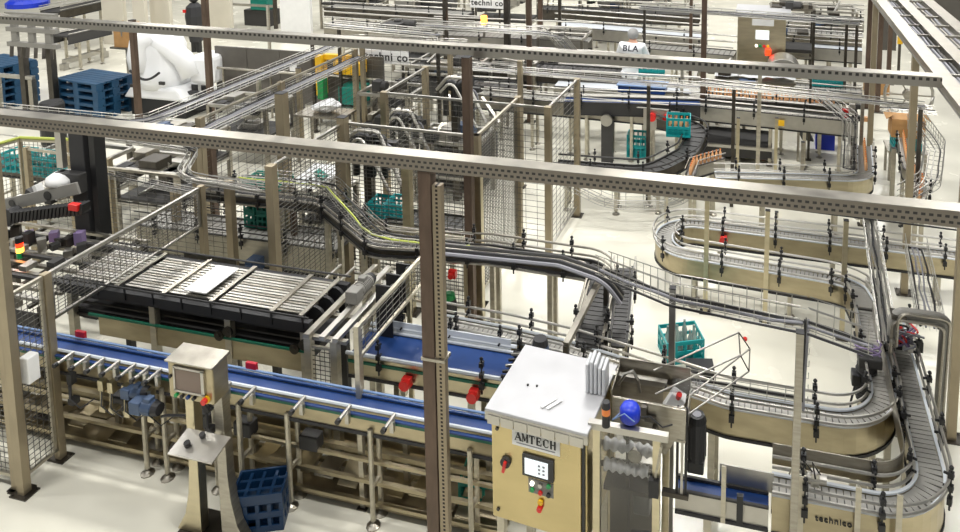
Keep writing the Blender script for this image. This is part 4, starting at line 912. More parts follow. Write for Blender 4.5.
# ------------------------------------------------------------------ wire trays over the left fence
for k, (x, zz, y0, y1, l) in enumerate(((-7.0, 2.0, 6.85, 11.3, 'upper wire cable tray running away over the left mesh fence'), (-6.75, 1.72, 7.2, 11.3, 'lower wire cable tray running away beside the left mesh fence'))):
    pa = [Vector((-9.2, y0, zz)), Vector((x, y0, zz)), Vector((x, y1, zz)), Vector((-4.9, y1+.1, zz))] if k == 0 else [Vector((x, y0, zz)), Vector((x, y1, zz))]
    basket_tray(fillet(pa, .3), .26, .07, l, cables=5, step=.16, r=.004)
basket_tray(fillet([P(100, 138, 1.6), P(195, 152, 1.6), P(180, 178, 1.6), P(262, 192, 1.5)], .3), .1, .06, 'pale bent pipe tray above the left mesh panels', cables=2, step=.2, cm='steel_light', r=.005)
basket_tray([P(105, 176, 1.55), P(197, 195, 1.55)], .08, .05, 'short wire tray on the mesh panel behind the table', cables=1, step=.1)
# ------------------------------------------------------------------ crate line at centre left
C4 = conveyor([P(150, 218, .62), P(262, 232, .62), P(345, 243, .62)], .42, 'wide crate conveyor with a pale side panel behind the table', depth=.3, belt='chain_grey', side='steel_satin', rails=((.1, .05), (.2, .05)), railm='charcoal', brk=.6, slat=.09, legs=(.1, .5, .9))
q = P(268, 262, .3); gearmotor(C4, (q.x, 7.0, .38), (.3, -1, 0), .16, .08)
zc = .65
for i in range(3):
    for j in range(3):
        q = P(251+i*13, 226+i*1.5, .64)
        crate('teal_green', 'green bottle crate, %s of the %s column in the stack behind the olive column' % (('bottom one', 'middle one', 'top one')[j], ('left', 'middle', 'right')[i]), loc=(q.x, q.y+.12, .635+j*.2), rotz=.02, L=.15, W=.3, H=.195, group='green crates stacked on the wide conveyor', cols=2)
for i, l in enumerate(('left', 'right')):
    q = P(381+i*17, 211, .78); crate('teal', '%s one of two teal crates riding inside the L-shaped cage' % l, loc=(q.x, q.y, .76), rotz=.03, L=.24, W=.3, H=.17, group='teal crates in the L-shaped cage')
conveyor([P(356, 212, .74), P(470, 226, .74)], .36, 'crate lane inside the L-shaped cage carrying two teal crates', depth=.14, belt='chain_dark', side='steel', rails=((.05, .05),), brk=0, slat=.09, legs=(.1, .8))
t = thing('cage_machine', 'dark machine with white arms inside the mesh cage, under the rear trunking', 'machine', P(470, 200)); b_ = P(462, 190)
obj('base', MB().box(b_.x-.7, b_.x+.3, b_.y, b_.y+.8, 0, .7), 'charcoal', t, bevel=.02)
for k in range(7): obj('plate', MB().rbox((b_.x-.6+.14*k, b_.y-.02, .8+.08*(k % 3)), (.12, .3, .02), Matrix.Rotation(.3, 3, 'X')), 'steel_light' if k % 2 else 'steel', t)
for s in (-.2, .35): obj('arm', MB().bar((b_.x+s, b_.y, 1.5), (b_.x+s+.35, b_.y-.2, 1.2), .05), 'steel_light', t)
obj('column', MB().box(b_.x-.1, b_.x+.05, b_.y+.3, b_.y+.45, .7, 1.7), 'black', t)
def rig(px, py, zt, l, name='gripper_rig', m='black'):
    q = P(px, py, zt); t = thing(name, l, 'machine', (q.x, q.y, 0))
    obj('mast', MB().box(q.x-.05, q.x+.05, q.y-.05, q.y+.05, 0, zt), 'steel_dark', t)
    for s in (-.1, .12): obj('black_arch', MB().tube(fillet([(q.x+s, q.y-.12, zt-.5), (q.x+s, q.y-.12, zt), (q.x+s+.16, q.y-.12, zt), (q.x+s+.16, q.y-.12, zt-.5)], .06, 4), .045, 8), m, t, smooth=True)
    obj('white_tube', MB().tube(fillet([(q.x-.2, q.y-.2, zt-.1), (q.x, q.y-.25, zt+.12), (q.x+.25, q.y-.2, zt+.1), (q.x+.6, q.y-.3, zt-.5)], .1, 4), .025, 8), 'steel_light', t)
    obj('white_tube', MB().tube(fillet([(q.x-.1, q.y-.3, zt-.1), (q.x+.1, q.y-.35, zt+.1), (q.x+.5, q.y-.4, zt-.55)], .1, 4), .02, 8), 'steel_light', t)
    obj('hose_loop', MB().tube([(q.x+.3+.1*math.cos(a*.5), q.y-.1, zt-.25+.16*math.sin(a*.5)) for a in range(13)], .015, 6), 'cable_grey', t)
    obj('cross_head', MB().box(q.x-.25, q.x+.4, q.y-.06, q.y+.02, zt-.15, zt-.08), 'charcoal', t); return t
rig(368, 132, 1.75, 'black arched gripper with bent steel tubes above the L-shaped cage')
rig(455, 80, 1.85, 'black arched gripper with hose loop behind the three-sided cage')
rig(402, 112, 1.3, 'low black gripper with steel tubes inside the three-sided cage')
# ------------------------------------------------------------------ aisle side lanes further back
z = .62
cl = fillet([P(662, 118, .8), P(700, 128, .8), P(688, 152, .68), P(650, 172, z), P(556, 165, z)], [.35, .5, .6], 8)
CU = conveyor(cl, .3, 'dark twin track ladder conveyor curving down to the aisle with a teal crate on it', depth=.12, belt='chain_dark', side='steel_dark', rails=((.1, .05),), railm='charcoal', railr=.014, brk=.7, slat=.14, legs=(.4, .6, .75, .95))
q = P(678, 140, .72); ct = crate('teal', 'teal crate of orange bottles riding down the curved ladder conveyor', loc=(q.x, q.y+.05, .8), rotz=.1, L=.38, W=.3, H=.3)
for k in range(8):
    bottle((q.x-.13+.085*(k % 4), q.y+.12 if k > 3 else q.y, .93), 'orange bottle in the teal crate on the curved ladder conveyor', 'orange bottles in the riding crate')
q = P(636, 157); crate('teal', 'teal crate standing upright on the floor left of the curved ladder conveyor', loc=(q.x, q.y+.1, 0), rotz=.05, L=.33, W=.28, H=.4)
q = P(622, 236)
basket_tray(fillet([P(556, 178, .35), P(610, 205, .35), P(670, 205, .35), P(700, 185, .35)], .5), .25, .12, 'sagging wire guide lying low beneath the front trunking on the aisle floor', cables=0, step=.25, r=.005)
# conveyors along x in the back: (left px, right px, z, width, label, side, depth)
def lane(a, b_, z, w, label, n=2, **kw):
    A, B = P(a[0], a[1], z), P(b_[0], b_[1], z); k = dict(depth=.18, side='steel_satin', brk=.8, slat=.09, rails=((.06, .05), (.15, .06)), railr=.012, legs=tuple((i+.5)/n for i in range(n))); k.update(kw)
    return conveyor([A, B], w, label, **k)
L6 = lane((690, 104), (858, 121), .9, .24, 'pale lane with black brackets passing above the grey trough', 5, side='steel_light', depth=.22)
q = P(781, 117, .8); obj('warning_plate', MB().box(q.x-.05, q.x+.05, L6.location.y-.3, L6.location.y-.295, .74, .84), 'yellow', L6)
oc = fillet([P(735, 172, .8), P(690, 166, .8), P(700, 153, .8), P(792, 160, .8)], [.4, .4], 8)
O1 = conveyor([P(690, 176, .8), P(694, 166, .8), P(722, 158, .8)], .12, 'small bent lane lined with orange bottles at the hairpin under the rear trunking', depth=.14, side='steel_light', rails=((.1, .04),), brk=0, legs=(.3, .8))
op = fillet([P(715, 176, .78), P(800, 178, .78), P(866, 180, .78), P(864, 146, .78)], [.3, .35], 8)
O2 = conveyor(op, .2, 'lane with a rounded right end and orange bottles turning away, behind the front trunking', depth=.2, side='steel_gold', rails=((.05, .05), (.13, .06)), brk=.6, legs=(.2, .5, .75), edge='rail_white')
O3 = conveyor(fillet([P(903, 138, .75), P(908, 168, .75), P(923, 185, .75), P(918, 205, .75), P(895, 212, .75)], [.4, .3, .2], 6), .14, 'zigzag lane of orange bottles beside the right overhead post', depth=.14, side='steel', rails=((.1, .04),), brk=.9, legs=(.3, .8))
O4 = lane((690, 95), (840, 106), .9, .3, 'far lane crowded with orange bottles under the rear trunking', 4, side='steel_dark', brk=1.2)
def row(A, B, n, z, anchor, grp, jit=.0):
    for i in range(n):
        u = (i+.5)/n; p = A.lerp(B, u); bottle((p.x+rnd.uniform(-jit, jit), p.y+rnd.uniform(-jit, jit), z), '%s orange bottle from the left on the %s' % (ordn(i), anchor) if True else '', grp)
row(P(700, 94, .91), P(835, 104, .91), 40, .906, 'far lane under the rear trunking', 'orange bottles on the far lane', .015)
def rowp(path, n, z, anchor, grp):
    L = sum((b-a).length for a, b in zip(path[:-1], path[1:]))
    for i, (p, d) in enumerate(walk(path, L/n, L/n/2)[:n]): bottle((p.x, p.y, z), '%s orange bottle %s' % (ordn(i), anchor), grp)
rowp([P(690, 176, .8), P(694, 166, .8), P(722, 158, .8)], 12, .806, 'from the near end of the small bent lane under the rear trunking', 'orange bottles on the small bent lane')
rowp([P(866, 172, .78), P(864, 146, .78)], 11, .786, 'from the near end on the turning part of the rounded lane', 'orange bottles on the rounded lane')
rowp(fillet([P(903, 138, .75), P(908, 168, .75), P(923, 185, .75), P(918, 205, .75)], [.4, .3], 6), 26, .756, 'from the far end of the zigzag lane', 'orange bottles on the zigzag lane')
t = thing('drain_trough', 'long dark grey trough under the pale lane in the right middle distance', 'trough', P(730, 142)); A = P(692, 138, .3); B = P(772, 142, .3)
obj('trough_body', MB().prism([(A.y-.25, .3), (A.y+.35, .42), (A.y+.35, .1), (A.y-.2, .1)], 'x', A.x, B.x), 'charcoal', t, bevel=.01); obj('rim', MB().bar((A.x, A.y-.26, .31), (B.x, A.y-.26, .31), .05), 'steel_light', t)
for k in range(4): obj('leg', MB().box(A.x+.1+k*(B.x-A.x-.2)/3, A.x+.15+k*(B.x-A.x-.2)/3, A.y, A.y+.05, 0, .1), 'steel', t)
t = thing('chute', 'slanted dark chute leaning beside the pale lane', 'chute', P(805, 142)); a, bb = P(799, 122, .7), P(808, 140, .15)
obj('chute_plate', MB().bar(a, bb, .2, .03), 'charcoal', t); obj('chute_prop', MB().bar((a.x, a.y+.05, 0), (a.x, a.y+.05, .7), .04), 'steel', t)
q = P(825, 150); t = thing('plastic_bin', 'dark blue plastic bin on the floor behind the rounded lane', 'bin', (q.x, q.y, 0))
m_ = MB(); m_.box(q.x-.16, q.x+.16, q.y, q.y+.02, 0, .4).box(q.x-.16, q.x+.16, q.y+.28, q.y+.3, 0, .4).box(q.x-.16, q.x-.14, q.y+.02, q.y+.28, 0, .4).box(q.x+.14, q.x+.16, q.y+.02, q.y+.28, 0, .4).box(q.x-.14, q.x+.14, q.y+.02, q.y+.28, 0, .02)
obj('bin_body', m_, 'bright_blue', t); obj('rim', MB().box(q.x-.18, q.x+.18, q.y-.02, q.y+.0, .36, .4), 'bright_blue', t)
# cardboard and crate on a stand at right
q = P(906, 148, .5); t = thing('box_stand', 'steel stand holding a teal crate and cardboard box behind the right post', 'stand', (q.x, q.y, 0))
obj('stand_top', MB().box(q.x-.3, q.x+.3, q.y-.2, q.y+.3, .47, .5), 'steel', t)
for sx in (-.26, .26):
    for sy_ in (-.16, .26): obj('leg', MB().box(q.x+sx-.02, q.x+sx+.02, q.y+sy_-.02, q.y+sy_+.02, 0, .47), 'steel', t)
crate('teal', 'teal crate on the steel stand beneath a cardboard box', loc=(q.x, q.y+.05, .502), rotz=.05, L=.42, W=.32, H=.2)
def carton(c, sx, sy_, sz, l):
    t = thing('cardboard_box', l, 'box', c); x, y, z = c
    obj('box_body', MB().box(x-sx/2, x+sx/2, y-sy_/2, y+sy_/2, z, z+sz), 'cardboard', t, bevel=.004)
    for s in (-1, 1): obj('flap', MB().rbox((x+s*(sx/2+.03), y, z+sz+.02), (.12, sy_*.9, .006), Matrix.Rotation(s*.6, 3, 'Y')), 'cardboard', t)
    obj('tape', MB().box(x-.02, x+.02, y-sy_/2-.002, y-sy_/2-.0005, z+sz*.5, z+sz), 'steel_light', t); return t
carton((q.x, q.y+.05, .705), .5, .36, .3, 'open cardboard box on the teal crate behind the right post')
q2 = P(876, 92); carton((q2.x, q2.y, 0), .5, .4, .4, 'cardboard box on the floor by the far brown posts')
q = P(908, 108, .5); t = thing('cable_reel', 'round steel cable reel standing by the right overhead tray', 'reel', (q.x, q.y, .1))
obj('reel_rim', MB().tube([(q.x+.42*math.cos(a*PI/12), q.y, .75+.42*math.sin(a*PI/12)) for a in range(25)], .03, 6), 'steel_light', t, smooth=True)
obj('reel_hub', MB().cyl((q.x, q.y-.08, .75), (q.x, q.y+.08, .75), .1, 14), 'steel', t)
for k in range(6): obj('spoke', MB().bar((q.x, q.y, .75), (q.x+.42*math.cos(k*PI/3), q.y, .75+.42*math.sin(k*PI/3)), .025), 'steel', t)
obj('reel_foot', MB().box(q.x-.25, q.x+.25, q.y-.12, q.y+.12, 0, .34), 'steel_dark', t)
basket_tray(fillet([P(915, 120, 1.0), P(935, 150, 1.0), P(930, 185, .9), P(905, 200, .8)], .3), .25, .15, 'curly wire guard of pale tubes beside the zigzag lane', cables=3, step=.14, cm='steel_light', r=.005)
basket_tray(fillet([P(820, 98, 1.1), P(850, 122, 1.0), P(848, 170, .9)], .3), .2, .15, 'wire guard with red and pale hoses left of the far brown posts', cables=4, step=.16, cm='steel_light', r=.005)
q = P(855, 105, 1.1); t = thing('filler_head', 'cluster of red and white valves at the far right lane', 'machine', (q.x, q.y, 0))
obj('mast', MB().box(q.x-.04, q.x+.04, q.y-.04, q.y+.04, 0, 1.0), 'steel_dark', t)
for k in range(7): obj('valve', MB().cbox((q.x-.15+.1*(k % 4), q.y-.06, .9+.1*(k % 3)), .09, .09, .08), ('red', 'steel_light', 'charcoal', 'juice')[k % 4], t, bevel=.01)
# ------------------------------------------------------------------ rows of lanes across the back
lane((480, 93), (672, 110), .9, .34, 'far lane with two red stop buttons left of the curved ladder conveyor', 5, depth=.22, side='steel')
q = P(655, 110, .85)
t = thing('switch_stand', 'steel panel with two red stop buttons at the head of the curved ladder conveyor', 'control panel', (q.x, q.y-.3, 0))
obj('panel', MB().box(q.x-.15, q.x+.45, q.y-.3, q.y-.27, .6, .95), 'steel_light', t)
obj('panel_leg', MB().box(q.x, q.x+.04, q.y-.28, q.y-.24, 0, .6), 'steel', t)
for s in (0, .25): obj('stop_button', MB().cyl((q.x+s, q.y-.3, .84), (q.x+s, q.y-.38, .84), .07, 12), 'red', t)
q = P(598, 112, .8); t = thing('end_drive', 'round end drive of the far lane above the upright teal crate', 'drive unit', (q.x, q.y, 0))
obj('disc', MB().cyl((q.x+.2, q.y-.2, .75), (q.x+.2, q.y-.26, .75), .1, 14), 'steel_light', t); obj('bracket', MB().box(q.x+.1, q.x+.3, q.y-.2, q.y-.1, 0, .75), 'charcoal', t)
lane((565, 100), (700, 104), 1.0, .3, 'dark twin rail lane feeding the curved ladder conveyor', 3, belt='belt_blue', side='charcoal', slat=0)
t = thing('blue_lid_box', 'wide shallow blue tray lying on the far lane near the red stop buttons', 'tray', P(640, 93, 1.0)); q = P(642, 92, 1.0)
obj('tray_body', MB().box(q.x-.42, q.x+.42, q.y-.1, q.y+.25, 1.0, 1.12), 'belt_blue', t, bevel=.01); obj('tray_rim', MB().box(q.x-.44, q.x+.44, q.y-.12, q.y+.27, 1.12, 1.14), 'rail_blue', t)
BK = [
 ((430, 33), (590, 40), 1.1, .5, 'steel_light', 'chain_grey', 'wide pale lane near the top centre'),
 ((560, 24), (705, 36), 1.0, .6, 'steel_light', 'rail_white', 'pale wide lane behind the person in white'),
 ((640, 46), (735, 54), .9, .5, 'steel_light', 'chain_grey', 'pale lane just right of the person in white'),
 ((470, 62), (620, 72), .9, .4, 'steel_dark', 'chain_dark', 'dark lane in front of the person, behind the rear trunking'),
 ((400, 78), (520, 86), .9, .4, 'charcoal', 'chain_dark', 'dark lane inside the far mesh fence'),
 ((540, 8), (700, 14), 1.0, .6, 'steel_dark', 'chain_dark', 'dark lane along the very top near centre'),
 ((330, 22), (480, 33), 1.0, .5, 'steel', 'chain_grey', 'grey lane behind the lettered sign'),
 ((330, 6), (470, 14), 1.0, .6, 'steel_dark', 'chain_grey', 'far grey lane at top left of centre'),
 ((780, 44), (862, 50), .9, .4, 'steel_light', 'rail_white', 'pale lane right of the far steel cabinet'),
 ((775, 30), (862, 36), 1.0, .4, 'steel', 'chain_grey', 'second lane right of the far steel cabinet'),
 ((770, 14), (864, 20), 1.0, .5, 'steel_light', 'chain_grey', 'highest lane right of the far steel cabinet'),
 ((556, 84), (700, 92), .9, .4, 'steel_light', 'rail_white', 'white topped lane under the rear trunking near the person'),
]
for a, b_, zz, w, sd, be, l in BK: lane(a, b_, zz, w, l, 4, side=sd, belt=be, brk=1.0, slat=.12 if be.startswith('chain') else 0, rails=((.2, .05), (.34, .05)), railr=.018, depth=.25)
# trays above the back lanes
basket_tray(fillet([P(420, 26, 2.0), P(553, 34, 2.0), P(577, 62, 1.1)], .3), .3, .08, 'wire cable tray bending down toward the aisle behind the rear trunking', cables=3, step=.25, r=.008)
basket_tray([P(330, 26, 2.0), P(440, 36, 2.0)], .3, .08, 'wire cable tray leading to the lettered sign', cables=3, step=.25, r=.008, props=(.2, 3.))
basket_tray([P(640, 8, 2.1), P(860, 24, 2.1)], .25, .08, 'far wire cable tray crossing above the steel cabinet', cables=3, step=.3, r=.008, props=(.1, 4., 8.))
basket_tray([P(470, 68, 1.8), P(700, 88, 1.8)], .2, .06, 'thin wire tray just below the rear trunking at centre', cables=2, step=.25, r=.005, props=(2.9,))
basket_tray([P(700, 84, 1.8), P(925, 108, 1.8)], .16, .06, 'thin wire tray just below the rear trunking at right', cables=2, step=.25, r=.005, props=(.5, 3.))
basket_tray([P(880, 108, 1.2), P(935, 112, 1.2)], .3, .05, 'short pale shelf tray beside the cable reel', cables=1, step=.2, r=.006)
# clutter machines: frame on legs with covers, motors, plates
def clutter(px, py, w, d, h, label, seed, pal=('steel', 'steel_light', 'charcoal', 'steel_dark'), n=10, name='handling_machine'):
    r = random.Random(seed); q = P(px, py); t = thing(name, label, 'machine', (q.x, q.y, 0)); x0, y0 = q.x-w/2, q.y
    for x in (x0, x0+w):
        for y in (y0, y0+d): obj('frame_post', MB().bar((x, y, 0), (x, y, h), .06), pal[0], t)
    for z in (h*.45, h):
        for y in (y0, y0+d): obj('frame_rail', MB().bar((x0, y, z), (x0+w, y, z), .05), pal[1], t)
        for x in (x0, x0+w): obj('frame_rail', MB().bar((x, y0, z), (x, y0+d, z), .05), pal[1], t)
    obj('deck', MB().box(x0, x0+w, y0, y0+d, h*.5, h*.54), pal[2], t)
    for k in range(n):
        a, b_, c_ = r.uniform(.1, .3)*w, r.uniform(.15, .5)*d, r.uniform(.05, .2); x = r.uniform(x0, x0+w-a); y = r.uniform(y0, y0+d-b_); z = r.choice((.54, .7, .85, 1.0))*h
        if k % 4 == 3: obj('motor', MB().cyl((x, y, z+.08), (x+a, y, z+.08), .08, 10).cbox((x, y, z+.08), .15, .17, .17), r.choice(('charcoal', 'black', 'motor_blue')), t)
        elif k % 4 == 2: obj('strut', MB().bar((x, y, z), (x+a, y+b_, z+r.uniform(-.2, .35)), .04), 'steel_light', t)
        else: obj('cover', MB().box(x, x+a, y, y+b_, z, z+c_), r.choice(pal), t, bevel=.01)
    return t
CL = [
 (345, 30, 1.6, 1.2, 1.5, 'grey handling machine behind the white bag, far left of centre'), (430, 20, 1.4, 1.2, 1.4, 'grey handling machine at the top, left of the dark far posts'),
 (500, 45, 1.6, 1.0, 1.3, 'handling machine just behind the dark far posts'), (600, 42, 1.2, 1.0, 1.3, 'handling machine left of the person in white'),
 (645, 28, 1.3, 1.0, 1.5, 'handling machine behind the person in white'), (560, 92, 1.0, .9, 1.2, 'handling machine under the rear trunking left of the blue tray'),
 (400, 88, 1.6, 1.2, 1.3, 'handling machine caged behind the far mesh fence'), (440, 130, 1.3, 1.0, 1.2, 'handling machine inside the three-sided cage'),
 (500, 110, 1.5, .8, 1.0, 'slatted handling machine at the right inside the three-sided cage'), (385, 165, .9, .7, 1.2, 'handling machine deep inside the L-shaped cage'),
 (445, 205, 1.0, .7, .95, 'low handling machine right of the two caged teal crates'), (320, 250, .5, .5, .75, 'small handling machine under the raised conveyor left bend'),
 (150, 235, 1.0, .6, .9, 'handling machine behind the mesh panel left of the brown column'), (830, 62, 1.2, .9, 1.3, 'handling machine at the far right lanes'),
 (725, 130, 1.2, .6, .95, 'handling machine beneath the far bottle lane'), (810, 22, 1.6, 1.2, 1.6, 'handling machine behind the far right lanes'),
 (60, 225, 1.2, .7, .9, 'handling machine behind the tilted arm'), (165, 196, 1.2, .7, .9, 'dark handling machine under the left wire trays'),
 (240, 165, 1.1, .7, 1.0, 'handling machine in front of the long left mesh fence'), (560, 20, 1.4, 1.0, 1.7, 'handling machine at top centre between far posts'),
 (660, 6, 1.8, 1.0, 1.4, 'handling machine along the very top edge'), (480, 8, 1.6, 1.0, 1.6, 'handling machine at the very top left of centre'),
]
for i, (px, py, w, d, h, l) in enumerate(CL): clutter(px, py, w, d, h, l, i, n=12 if py > 60 else 16)
# ------------------------------------------------------------------ far steel cabinet and neighbours
q = P(736, 98); t = thing('control_cabinet', 'far steel control cabinet with white roof and lit screen at top right', 'control cabinet', (q.x, q.y, 0)); x0, y0 = q.x, q.y
obj('cabinet_body', MB().box(x0, x0+1.0, y0, y0+.7, .55, 1.85), 'steel_gold', t, bevel=.01); obj('roof', MB().box(x0-.05, x0+1.1, y0-.1, y0+.8, 1.85, 1.92), 'roof_white', t, bevel=.01)
obj('name_plate', MB().box(x0+.3, x0+.75, y0-.012, y0, 1.62, 1.76), 'white', t); obj('screen', MB().box(x0+.38, x0+.66, y0-.014, y0, 1.32, 1.52), 'screen_lit', t)
for k in range(4): obj('push_button', MB().cyl((x0+.4+.08*k, y0, 1.18), (x0+.4+.08*k, y0-.03, 1.18), .03, 8), ('lamp_white', 'green', 'red', 'yellow')[k], t)
for x in (x0+.03, x0+.9): obj('stand_leg', MB().box(x, x+.07, y0+.1, y0+.6, 0, .55), 'steel', t)
q3 = P(768, 55, 1.0); t = thing('signal_beacon', 'small glowing red beacon beside the far steel cabinet', 'signal light', (q3.x, q3.y, .9)); obj('red_lens', MB().cyl((q3.x, q3.y, 1.0), (q3.x, q3.y, 1.12), .06, 10), 'lamp_red', t); obj('stem', MB().cyl((q3.x, q3.y, 0), (q3.x, q3.y, 1.0), .02, 8), 'steel', t)
clutter(790, 95, .9, .7, 1.9, 'dark tall machine attached right of the far steel cabinet', 77, ('steel_dark', 'steel', 'charcoal', 'black'), 14)
q = P(755, 74, 1.0); t = thing('sheet_covered_table', 'table of crumpled translucent plastic sheeting in front of the far cabinet', 'table', (q.x, q.y, 0)); m_ = MB(); N = 14
vs = [(q.x-.75+1.5*i/N, q.y-.3+.6*j/6, .98+.07*rnd.random()) for j in range(7) for i in range(N+1)]; m_.add(vs, [(j*(N+1)+i, j*(N+1)+i+1, (j+1)*(N+1)+i+1, (j+1)*(N+1)+i) for j in range(6) for i in range(N)])
obj('plastic_sheet', m_, 'pale_plastic', t); obj('table_top', MB().box(q.x-.75, q.x+.75, q.y-.3, q.y+.3, .9, .95), 'steel', t)
for sx in (-.7, .7): obj('leg', MB().box(q.x+sx-.03, q.x+sx+.03, q.y-.2, q.y+.2, 0, .9), 'steel', t)
q = P(783, 66, .9); t = thing('round_hood', 'rounded steel hood in front of the dark tall machine', 'hood', (q.x, q.y, 0)); obj('hood_shell', MB().prism([(q.x-.35+.7*u, .8+.32*math.sqrt(max(0, 1-(2*u-1)**2))) for u in [k/12 for k in range(13)]], 'y', q.y-.3, q.y+.3), 'steel_light', t, bevel=.01); obj('hood_base', MB().box(q.x-.35, q.x+.35, q.y-.28, q.y+.28, 0, .8), 'steel_gold', t)
q = P(657, 72, 1.0); crate('teal', 'far teal crate on a lane just below the rear trunking at the person', loc=(q.x-.1, q.y, .95), rotz=.1, L=.5, W=.35, H=.22)
q = P(826, 84, .9); crate('teal', 'far teal crate on the lane under the rear trunking at right', loc=(q.x, q.y, .9), rotz=.1, L=.55, W=.35, H=.2)
lane((795, 86), (862, 92), .88, .4, 'short far lane carrying the right teal crate', 2, brk=0)
q = P(900, 42, .9); t = thing('safety_tag', 'blue and yellow warning tag hanging on the far dark wall post', 'sign', (q.x, q.y, .8)); obj('tag_plate', MB().box(q.x-.06, q.x+.06, q.y-.01, q.y, .85, 1.3), 'yellow', t); obj('tag_band', MB().box(q.x-.06, q.x+.06, q.y-.02, q.y-.011, 1.12, 1.3), 'rail_blue', t); obj('tag_post', MB().box(q.x-.03, q.x+.03, q.y, q.y+.05, 0, 1.35), 'steel_dark', t)
q = P(893, 55); tag(obj('dark_partition', MB().box(q.x-.3, q.x+.15, q.y+.5, q.y+.6, 0, 2.4), 'dark_panel'), 'narrow dark panel behind the rightmost far posts', 'panel')
q = P(950, 60); tag(obj('dark_partition', MB().box(q.x-.6, q.x+9, q.y+3, q.y+3.2, 0, 3.5), 'dark_panel'), 'dark panel wall at top right corner beyond the overhead tray', 'panel')
# lettered signs
def lsign(px, py, z, w, h, s, size, label):
    q = P(px, py, z); t = thing('name_sign', label, 'sign', (q.x, q.y, 0))
    obj('plate', MB().box(q.x-w/2, q.x+w/2, q.y, q.y+.02, z-h/2, z+h/2), 'white', t); text(s, size, 'black', t, (q.x, q.y-.004, z), (PI/2, 0, 0), bold=.004)
    for sx in (-w*.35, w*.35): obj('sign_post', MB().box(q.x+sx-.02, q.x+sx+.02, q.y+.025, q.y+.06, 0, z), 'steel_dark', t)
lsign(386, 57, 1.3, .95, .26, 'techni co', .22, 'white sign lettered in black behind the far mesh fence')
lsign(487, 3, 1.6, .9, .26, 'techni co', .2, 'white lettered sign at the very top edge near centre')
q = P(484, 20, 1.5); t = thing('signal_beacon', 'far pale orange beacon below the top lettered sign', 'signal light', (q.x, q.y, 0)); obj('lens', MB().cyl((q.x, q.y, 1.4), (q.x, q.y, 1.6), .07, 10), 'lamp_amber', t); obj('stem', MB().cyl((q.x, q.y, 0), (q.x, q.y, 1.4), .03, 8), 'steel', t)
# yellow equipment
q = P(340, 128); t = thing('yellow_machine', 'yellow framed machine with teal base behind the far mesh fence', 'machine', (q.x, q.y, 0))
obj('yellow_hood', MB().box(q.x-.1, q.x+.45, q.y, q.y+.3, 1.05, 1.3), 'yellow', t, bevel=.02); obj('yellow_leg', MB().box(q.x-.5, q.x-.35, q.y, q.y+.2, .6, 1.4), 'yellow', t, bevel=.01); obj('yellow_beam', MB().box(q.x-.5, q.x+.45, q.y+.1, q.y+.2, 1.3, 1.4), 'yellow', t); obj('teal_base', MB().box(q.x+.05, q.x+.5, q.y-.1, q.y+.3, .5, .85), 'teal_green', t, bevel=.02); obj('green_tank', MB().box(q.x-.42, q.x-.3, q.y-.05, q.y+.1, .55, .95), 'green', t); obj('steel_table', MB().box(q.x-.6, q.x+.6, q.y-.2, q.y+.4, .42, .48), 'steel_light', t)
for sx in (-.55, .5): obj('leg', MB().box(q.x+sx, q.x+sx+.06, q.y, q.y+.06, 0, .42), 'steel', t)
q = P(364, 108); t = thing('stop_button_post', 'steel post topped with a red stop button behind the far mesh fence', 'post', (q.x, q.y, 0)); obj('upright', MB().box(q.x-.07, q.x+.07, q.y-.05, q.y+.05, 0, .62), 'steel_gold', t); obj('button_box', MB().box(q.x-.08, q.x+.08, q.y-.08, q.y+.02, .62, .8), 'red', t); obj('button_cap', MB().cyl((q.x, q.y-.03, .8), (q.x, q.y-.03, .86), .05, 10), 'white', t)
q = P(325, 112, .85); t = thing('side_table', 'small steel table holding a white plastic bag by the long mesh fence', 'table', (q.x, q.y, 0)); obj('table_top', MB().box(q.x-.45, q.x+.45, q.y-.25, q.y+.25, .82, .85), 'steel', t)
for sx in (-.4, .4):
    for sy_ in (-.2, .2): obj('leg', MB().box(q.x+sx-.02, q.x+sx+.02, q.y+sy_-.02, q.y+sy_+.02, 0, .82), 'steel', t)
m_ = MB(); nn = 16
for j in range(7):
    for i in range(nn):
        a = 2*PI*i/nn; rr = math.sin(PI*(j+.6)/8.2)*(.8+.35*rnd.random()); m_.v.append((q.x+.02+.33*math.cos(a)*rr*(1-.06*j), q.y+.2*math.sin(a)*rr, .853+.26*(j/6)**.9*(.75+.25*math.cos(a+.6))))
m_.f = [(j*nn+i, j*nn+(i+1) % nn, (j+1)*nn+(i+1) % nn, (j+1)*nn+i) for j in range(6) for i in range(nn)]+[tuple(range(nn))[::-1], tuple(range(6*nn, 7*nn))]; m_.m = [0]*len(m_.f)
tag(obj('plastic_bag', m_, 'white_bag'), 'crumpled white plastic bag on the small steel table', 'bag')
# ------------------------------------------------------------------ pallets, robot, panels at upper left
def pallet_mesh():
    mb = MB(); L, W_, H = 1.2, .8, .15
    for y in (0, .325, .65): mb.box(0, L, y, y+.15, 0, .025)
    for x in (0, .53, 1.06):
        for y in (0, .325, .65): mb.box(x, x+.14, y, y+.15, .025, .115)
    for k in range(7): mb.box(0, L, k*.1135, k*.1135+.1, .118, H)
    for x in (.01, .53, 1.05): mb.box(x, x+.13, 0, .8, .104, .118)
    mb.xf(Matrix.Translation((-.6, -.4, 0))); return mb
def pallets(px, py, n, rot, what, grp, z0=0.):
    q = P(px, py); o0 = None
    for i in range(n):
        o = obj('plastic_pallet', pallet_mesh(), 'pallet_blue', shift=False) if 'pal' not in BR else BR['pal'].copy()
        if 'pal' in BR: COL.objects.link(o)
        BR.setdefault('pal', o); o.location = (q.x, q.y, z0+i*.151); o.rotation_euler = (0, 0, rot+rnd.uniform(-.02, .02)); tag(o, 'blue plastic pallet, %s from the bottom in the %s' % (ordn(i), what), 'pallet', grp)
